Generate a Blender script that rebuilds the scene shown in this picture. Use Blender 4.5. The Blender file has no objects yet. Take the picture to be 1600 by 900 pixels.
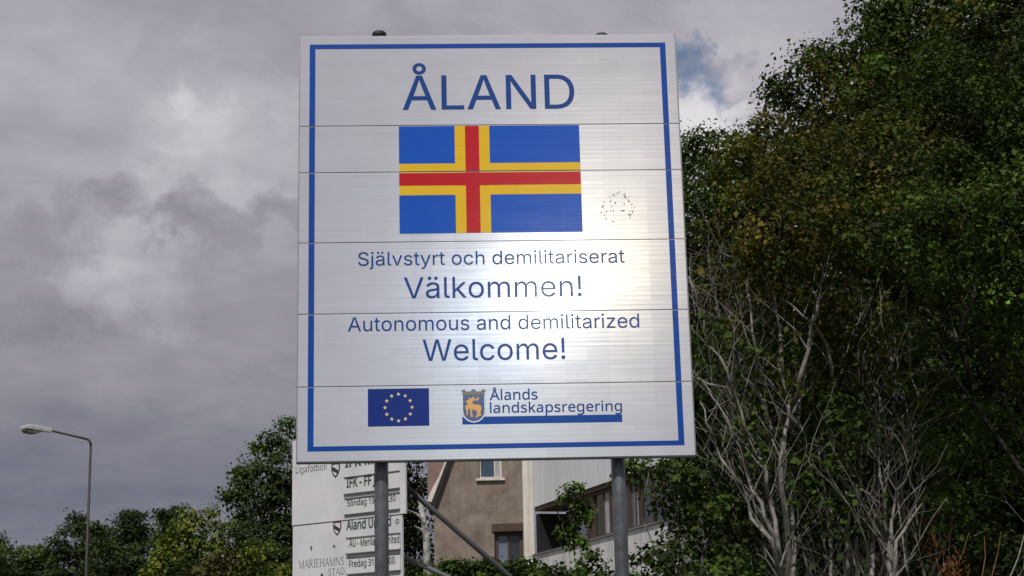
import bpy, math, random, json
import numpy as np
from mathutils import Vector, Matrix
from mathutils.geometry import delaunay_2d_cdt
S = bpy.context.scene
COL = S.collection
R = math.radians

BLOBS = [(350, 225, 200, 130, .19, .9), (300, 155, 50, 26, .08, .7), (385, 165, 20, 22, .05, .7), (195, 435, 140, 105, .21, .75), (250, 325, 70, 40, .10, .6), (178, 335, 70, 40, -.16, .7), (300, 360, 100, 34, -.16, .7), (405, 322, 90, 34, -.17, .7), (90, 395, 90, 55, -.13, .7), (350, 480, 140, 90, .05, .8), (60, 530, 150, 40, -.10, .7), (100, 740, 330, 130, -.12, .8), (420, 600, 120, 120, -.04, 1), (60, 120, 260, 120, .06, .8), (1200, 60, 220, 120, .18, .8), (1105, 190, 110, 70, .34, .6), (1110, 95, 60, 26, -.15, .6), (760, 20, 240, 40, -.05, .8)]
LOBES = [(0, 0, .125, .0021, (1, 1, 1)), (-.026, .006, .16, .0011, (1, .85, .5)), (.020, -.008, .17, .0012, (.4, .65, 1)), (-.004, -.006, .22, .0011, (.85, .95, 1)), (.028, -.055, .22, .0013, (.75, .97, 1)), (-.034, .034, .20, .0010, (1, .9, .85)), (-.010, .022, .19, .0008, (.9, 1, .9))]
# ------------------------------------------------------------------ camera
F, PITCH, ROLL, EYE = 2600.0, R(13.68453), R(-1.37438), 1.6
fw = Vector((0, math.cos(PITCH), math.sin(PITCH)))
u0 = Vector((0, -math.sin(PITCH), math.cos(PITCH))); r0 = Vector((1, 0, 0))
rt = math.cos(ROLL)*r0 + math.sin(ROLL)*u0
up = -math.sin(ROLL)*r0 + math.cos(ROLL)*u0
cd = bpy.data.cameras.new('camera'); cam = bpy.data.objects.new('camera', cd); COL.objects.link(cam)
cd.sensor_width = 36; cd.lens = F/1600*36; cd.clip_start = .1; cd.clip_end = 3000
cam.matrix_world = Matrix(((rt.x, up.x, -fw.x, 0), (rt.y, up.y, -fw.y, 0), (rt.z, up.z, -fw.z, EYE), (0, 0, 0, 1)))
S.camera = cam
CAM = Vector((0, 0, EYE))
def ray(px, py): return fw*F + rt*(px-800) - up*(py-450)
def at(px, py, Y):
    a = ray(px, py); return CAM + a*(Y/a.y)

# ------------------------------------------------------------------ light
SEL, SAZ = R(54), R(-12)             # the sun stands high behind the camera, a little to the left
SUN = Vector((math.cos(SEL)*math.sin(SAZ), -math.cos(SEL)*math.cos(SAZ), math.sin(SEL)))
sl = bpy.data.lights.new('sun', 'SUN'); sl.energy = 3.3; sl.angle = R(.6); sl.color = (1, .965, .91)
so = bpy.data.objects.new('sun', sl); COL.objects.link(so); so.rotation_euler = (-SUN).to_track_quat('-Z', 'Y').to_euler()
S.view_settings.view_transform = 'Standard'; S.view_settings.look = 'None'
S.view_settings.exposure = 0; S.view_settings.gamma = 1

class NT:
    """tiny node helper"""
    def __init__(s, tree): s.t = tree; s.n = tree.nodes; s.l = tree.links
    def new(s, kind, **kw):
        n = s.n.new(kind)
        for k, v in kw.items():
            if k.startswith('i_'):
                key = k[2:]; key = int(key) if key.isdigit() else key.replace('_', ' ')
                s.put(n.inputs[key], v)
            else: setattr(n, k, v)
        return n
    def put(s, sock, v):
        if isinstance(v, bpy.types.NodeSocket): s.l.new(v, sock)
        elif v is not None: sock.default_value = v
    def m(s, op, a, b=None, c=None, clamp=False):
        n = s.n.new('ShaderNodeMath'); n.operation = op; n.use_clamp = clamp
        s.put(n.inputs[0], a); s.put(n.inputs[1], b); s.put(n.inputs[2], c); return n.outputs[0]
    def v(s, op, a, b=None, scale=None):
        n = s.n.new('ShaderNodeVectorMath'); n.operation = op
        s.put(n.inputs[0], a); s.put(n.inputs[1], b)
        if scale is not None: s.put(n.inputs['Scale'], scale)
        return n.outputs['Value'] if op in ('LENGTH', 'DOT_PRODUCT', 'DISTANCE') else n.outputs[0]
    def mix(s, f, a, b, blend='MIX'):
        n = s.n.new('ShaderNodeMix'); n.data_type = 'RGBA'; n.blend_type = blend
        s.put(n.inputs[0], f); s.put(n.inputs[6], a if isinstance(a, bpy.types.NodeSocket) else (*a, 1))
        s.put(n.inputs[7], b if isinstance(b, bpy.types.NodeSocket) else (*b, 1)); return n.outputs[2]
    def noise(s, vec, scale, detail=4, rough=.55, dist=0):
        n = s.new('ShaderNodeTexNoise', i_Scale=scale, i_Detail=detail, i_Roughness=rough, i_Distortion=dist)
        s.put(n.inputs['Vector'], vec); return n
    def ramp(s, f, stops):
        n = s.n.new('ShaderNodeValToRGB'); e = n.color_ramp.elements
        for i, (p, c) in enumerate(stops):
            if i < 2: x = e[i]; x.position = p
            else: x = e.new(p)
            x.color = (*c, 1)
        s.put(n.inputs[0], f); return n.outputs[0]

# ------------------------------------------------------------------ sky
W = bpy.data.worlds.new('World'); S.world = W; W.use_nodes = True
g = NT(W.node_tree); bg = g.n['Background']; bg.inputs['Strength'].default_value = .1
D = g.new('ShaderNodeTexCoord').outputs['Generated']
D = g.v('NORMALIZE', D)
sky = g.new('ShaderNodeTexSky', sky_type='NISHITA', sun_disc=False, sun_elevation=SEL, sun_rotation=math.atan2(SUN.x, SUN.y)).outputs[0]
sx = g.new('ShaderNodeSeparateXYZ', i_0=D)
den = g.m('ADD', g.m('MAXIMUM', sx.outputs[2], 0), .22)
pl = g.new('ShaderNodeCombineXYZ', i_0=g.m('DIVIDE', sx.outputs[0], den), i_1=g.m('DIVIDE', sx.outputs[1], den), i_2=0.0).outputs[0]
n1 = g.noise(pl, 1.6, 6, .5, .3).outputs[0]
n2 = g.noise(pl, 5.0, 7, .55, .5).outputs[0]
wn = g.noise(D, 14.0, 5, .6).outputs['Color']
DW = g.v('NORMALIZE', g.v('ADD', D, g.v('SCALE', g.v('SUBTRACT', wn, (.5, .5, .5)), scale=.11)))
wn2 = g.noise(D, 45.0, 6, .65).outputs['Color']
DW = g.v('ADD', DW, g.v('SCALE', g.v('SUBTRACT', wn2, (.5, .5, .5)), scale=.028))
def blob(px, py, rx, ry=None, sh=1.0):
    """soft-edged patch of cloud round one direction of the sky"""
    ry = ry or rx; d = ray(px, py).normalized()
    e1 = d.cross(Vector((0, 0, 1))).normalized(); e2 = e1.cross(d)
    q = g.v('SUBTRACT', DW, tuple(d))
    a = g.m('DIVIDE', g.v('DOT_PRODUCT', q, tuple(e1)), rx/F); b = g.m('DIVIDE', g.v('DOT_PRODUCT', q, tuple(e2)), ry/F)
    x = g.m('SQRT', g.m('ADD', g.m('ADD', g.m('MULTIPLY', a, a), g.m('MULTIPLY', b, b)), g.m('MULTIPLY', g.v('DOT_PRODUCT', q, tuple(d)), g.v('DOT_PRODUCT', q, tuple(d)))))
    return g.m('MULTIPLY', g.m('POWER', g.m('SUBTRACT', 1, x, clamp=True), sh), g.m('GREATER_THAN', g.v('DOT_PRODUCT', DW, tuple(d)), 0))
n3 = g.noise(pl, 16.0, 6, .6, .6).outputs[0]
val = g.m('ADD', .665, g.m('MULTIPLY', g.m('SUBTRACT', n1, .5), .30))
val = g.m('ADD', val, g.m('MULTIPLY', g.m('SUBTRACT', n2, .5), .30))
val = g.m('ADD', val, g.m('MULTIPLY', g.m('SUBTRACT', n3, .5), .16))
# darker rain cloud low over the left horizon, lighter aloft
low = g.m('SUBTRACT', 1, g.m('DIVIDE', sx.outputs[2], .3), clamp=True)
val = g.m('SUBTRACT', val, g.m('MULTIPLY', low, .40))
for px, py, rx, ry, a, sh in BLOBS:
    val = g.m('ADD', val, g.m('MULTIPLY', blob(px, py, rx, ry, sh), a))
cloud = g.ramp(val, [(0.0, (.075, .10, .13)), (.2, (.135, .150, .192)), (.42, (.225, .226, .272)), (.6, (.328, .312, .360)), (.8, (.49, .468, .518)), (1.0, (.74, .72, .75))])
cloud10 = g.v('SCALE', cloud, scale=10.0)
hole = g.m('MULTIPLY', blob(1072, 108, 80, 50, .8), 1.1, clamp=True)
hole = g.m('MAXIMUM', hole, g.m('MULTIPLY', blob(1125, 128, 46, 30, .8), .9, clamp=True))
hole = g.m('MAXIMUM', hole, g.m('MULTIPLY', g.m('SUBTRACT', g.noise(pl, 2.3, 5, .55, .2).outputs[0], .66, clamp=True), 5, clamp=True))
g.put(bg.inputs['Color'], g.mix(hole, cloud10, g.v('SCALE', sky, scale=.8)))

# ------------------------------------------------------------------ materials
MATS = {}
def mat(name, col, rough=.7, metal=0, spec=.4, var=.15, vscale=6, bump=0, bscale=40, col2=None, trans=0, streak=0, sscale=1.0):
    if name in MATS: return MATS[name]
    M = bpy.data.materials.new(name); M.use_nodes = True; MATS[name] = M
    g = NT(M.node_tree); b = g.n['Principled BSDF']
    P = g.new('ShaderNodeNewGeometry').outputs['Position']
    n = g.noise(P, vscale, 6, .6).outputs[0]
    c2 = col2 or tuple(c*(1-2*var) for c in col)
    f = g.m('MULTIPLY', g.m('SUBTRACT', n, .3, clamp=True), 2.2, clamp=True)
    base = g.mix(f, c2, col)
    if streak:                                   # rain streaks and grime running down
        mp = g.new('ShaderNodeMapping', i_0=P); mp.inputs['Scale'].default_value = (9*sscale, 9*sscale, .5*sscale)
        st = g.m('MULTIPLY', g.m('SUBTRACT', g.noise(mp.outputs[0], 1.0, 5, .6, .3).outputs[0], .45, clamp=True), 4, clamp=True)
        base = g.v('SCALE', base, scale=g.m('SUBTRACT', 1, g.m('MULTIPLY', st, streak)))
    g.put(b.inputs['Base Color'], base)
    b.inputs['Roughness'].default_value = rough; b.inputs['Metallic'].default_value = metal
    b.inputs['Specular IOR Level'].default_value = spec
    if bump:
        bn = g.new('ShaderNodeBump', i_Strength=1.0, i_Distance=bump, i_Height=g.noise(P, bscale, 5, .6).outputs[0])
        g.put(b.inputs['Normal'], bn.outputs[0])
    return M

GV = (CAM - at(852, 452, 8.35)).normalized()
GH = (SUN + GV).normalized()                     # prism facets of the sheeting: tilted so that they throw the sun back here
GX = Vector((1, 0, 0)); GZ = GH.cross(GX).normalized() * -1
def sign_mat(name, col, k=1.0, rough=.42):
    """retroreflective sheeting: a grey base and faint prism lobes whose facets spread sunlight by colour"""
    M = bpy.data.materials.new(name); M.use_nodes = True
    g = NT(M.node_tree); b = g.n['Principled BSDF']; out = g.n['Material Output']
    P = g.new('ShaderNodeNewGeometry').outputs['Position']
    nz = g.noise(P, 5, 6, .65).outputs[0]
    wm = g.new('ShaderNodeMapping', i_0=P); wm.inputs['Scale'].default_value = (.6, .6, 46)
    streak = g.noise(wm.outputs[0], 1.0, 5, .6).outputs[0]
    sh = g.m('ADD', .76, g.m('ADD', g.m('MULTIPLY', nz, .20), g.m('MULTIPLY', streak, .16)))
    g.put(b.inputs['Base Color'], g.v('SCALE', col, scale=sh))
    b.inputs['Roughness'].default_value = rough; b.inputs['Specular IOR Level'].default_value = .45 if k > .5 else .2
    # fine horizontal ribs, about 2.4 cm apart, and shallow seams every 11 cm
    sp = g.new('ShaderNodeSeparateXYZ', i_0=P)
    rib = g.m('PINGPONG', g.m('MULTIPLY', sp.outputs[2], 1.0), .012)
    rib = g.m('MINIMUM', g.m('DIVIDE', rib, .0016), 1.0)
    bn = g.new('ShaderNodeBump', i_Strength=.4, i_Distance=.0004, i_Height=g.m('ADD', rib, g.m('MULTIPLY', nz, 1.5)))
    g.put(b.inputs['Normal'], bn.outputs[0])
    cell = g.new('ShaderNodeCombineXYZ', i_0=g.m('FLOOR', g.m('DIVIDE', g.m('ADD', sp.outputs[0], .07), .112)), i_1=0.0, i_2=g.m('FLOOR', g.m('DIVIDE', sp.outputs[2], .024))).outputs[0]
    wn = g.new('ShaderNodeTexWhiteNoise', noise_dimensions='3D', i_0=cell)
    colm = g.new('ShaderNodeCombineXYZ', i_0=g.m('FLOOR', g.m('DIVIDE', g.m('ADD', sp.outputs[0], .07), .112)), i_1=3.0, i_2=0.0).outputs[0]
    wn2 = g.new('ShaderNodeTexWhiteNoise', noise_dimensions='3D', i_0=colm)
    jit = g.v('ADD', g.v('SCALE', g.v('SUBTRACT', wn.outputs['Color'], (.5, .5, .5)), scale=.003),
              g.v('SCALE', g.v('SUBTRACT', wn2.outputs['Color'], (.5, .5, .5)), scale=.005))
    jit = g.v('ADD', jit, g.v('SCALE', g.v('SUBTRACT', g.noise(wm.outputs[0], 2.2, 3, .5).outputs['Color'], (.5, .5, .5)), scale=.020))
    last = b.outputs[0]
    ribf = g.m('ADD', .35, g.m('MULTIPLY', rib, .65))
    for (dx, dz, rg, w, c) in LOBES:
        h = (GH + GX*dx + GZ*dz).normalized()
        gl = g.new('ShaderNodeBsdfGlossy', distribution='GGX', i_Roughness=rg)
        g.put(gl.inputs['Color'], g.v('SCALE', tuple(x*w*k for x in c), scale=ribf))
        g.put(gl.inputs['Normal'], g.v('NORMALIZE', g.v('ADD', tuple(h), jit)))
        ad = g.new('ShaderNodeAddShader', i_0=last, i_1=gl.outputs[0]); last = ad.outputs[0]
    g.l.new(last, out.inputs[0])
    return M

# ------------------------------------------------------------------ object helpers
def tag(o, label=None, cat=None, group=None, kind=None):
    if label: o['label'] = label
    if cat: o['category'] = cat
    if group: o['group'] = group
    if kind: o['kind'] = kind
    return o
def root(name, loc, label, cat, group=None):
    o = bpy.data.objects.new(name, None); COL.objects.link(o); o.location = loc; o.empty_display_size = .2
    return tag(o, label, cat, group)
def link(name, me, parent=None):
    o = bpy.data.objects.new(name, me); COL.objects.link(o)
    if parent:
        o.parent = parent
        if parent.type == 'EMPTY': o.location = -Vector(parent.location)   # meshes are written in world coordinates
    return o
class MB:
    def __init__(s): s.v = []; s.f = []
    def quad(s, a, b, c, d):
        n = len(s.v); s.v += [tuple(a), tuple(b), tuple(c), tuple(d)]; s.f.append((n, n+1, n+2, n+3))
    def hexa(s, p):
        n = len(s.v); s.v += [tuple(q) for q in p]
        for f in ((0, 3, 2, 1), (4, 5, 6, 7), (0, 1, 5, 4), (1, 2, 6, 5), (2, 3, 7, 6), (3, 0, 4, 7)): s.f.append(tuple(n+i for i in f))
    def prism(s, loop, off):
        """loop of points pushed along off: a plate with real thickness"""
        n = len(s.v); k = len(loop); off = Vector(off)
        s.v += [tuple(p) for p in loop] + [tuple(Vector(p)+off) for p in loop]
        s.f.append(tuple(range(n, n+k))); s.f.append(tuple(range(n+2*k-1, n+k-1, -1)))
        for i in range(k): j = (i+1) % k; s.f.append((n+i, n+k+i, n+k+j, n+j))
    def tube(s, pts, rad, sides=6, cap=True):
        pts = [Vector(p) for p in pts]; n0 = len(s.v); m = len(pts)
        if not hasattr(rad, '__len__'): rad = [rad]*m
        ref = None
        for i, p in enumerate(pts):
            t = (pts[min(i+1, m-1)] - pts[max(i-1, 0)]).normalized()
            if ref is None: ref = t.orthogonal().normalized()
            ref = (ref - t*ref.dot(t)).normalized(); bi = t.cross(ref)
            for k in range(sides):
                a = 2*math.pi*k/sides; s.v.append(tuple(p + (ref*math.cos(a)+bi*math.sin(a))*rad[i]))
        for i in range(m-1):
            for k in range(sides):
                k2 = (k+1) % sides; a = n0+i*sides
                s.f.append((a+k, a+k2, a+sides+k2, a+sides+k))
        if cap:
            s.f.append(tuple(n0+k for k in range(sides))[::-1]); s.f.append(tuple(n0+(m-1)*sides+k for k in range(sides)))
    def lathe(s, c, prof, sides=16):
        c = Vector(c); n0 = len(s.v)
        for r_, z in prof:
            for k in range(sides):
                a = 2*math.pi*k/sides; s.v.append((c.x+r_*math.cos(a), c.y+r_*math.sin(a), c.z+z))
        for i in range(len(prof)-1):
            for k in range(sides):
                k2 = (k+1) % sides; a = n0+i*sides; s.f.append((a+k, a+k2, a+sides+k2, a+sides+k))
        s.f.append(tuple(n0+k for k in range(sides))[::-1]); s.f.append(tuple(n0+(len(prof)-1)*sides+k for k in range(sides)))
    def build(s, name, m, parent=None, smooth=False, label=None, kind=None, bevel=0):
        me = bpy.data.meshes.new(name); me.from_pydata(s.v, [], s.f); me.validate(); me.materials.append(m)
        if smooth:
            me.polygons.foreach_set('use_smooth', [len(p.vertices) <= 4 for p in me.polygons])
        o = link(name, me, parent)
        if bevel:
            b = o.modifiers.new('bevel', 'BEVEL'); b.width = bevel; b.segments = 2; b.limit_method = 'ANGLE'
        if label: o['label'] = label
        if kind: o['kind'] = kind
        return o
class Frame:
    """vertical plane: origin, run along d, normal n towards the viewer"""
    def __init__(s, o, az):                      # az: turn of the run direction away from +X towards the camera
        s.o = Vector(o); s.d = Vector((math.cos(az), -math.sin(az), 0)); s.n = Vector((-math.sin(az), -math.cos(az), 0))
    def p(s, x, z, k=0): return s.o + s.d*x + Vector((0, 0, z)) + s.n*k
    def uv(s, px, py, k=0):
        a = ray(px, py); o = s.o + s.n*k; t = (o-CAM).dot(s.n)/a.dot(s.n); q = CAM+a*t-o
        return q.dot(s.d), q.z
    def box(s, mb, x0, x1, z0, z1, k0, k1):
        mb.hexa([s.p(x0, z0, k1), s.p(x1, z0, k1), s.p(x1, z0, k0), s.p(x0, z0, k0), s.p(x0, z1, k1), s.p(x1, z1, k1), s.p(x1, z1, k0), s.p(x0, z1, k0)])
        return mb
    def plate(s, mb, pts, k0, k1):
        mb.prism([s.p(x, z, k1) for x, z in pts], s.n*(k0-k1)); return mb

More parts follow.
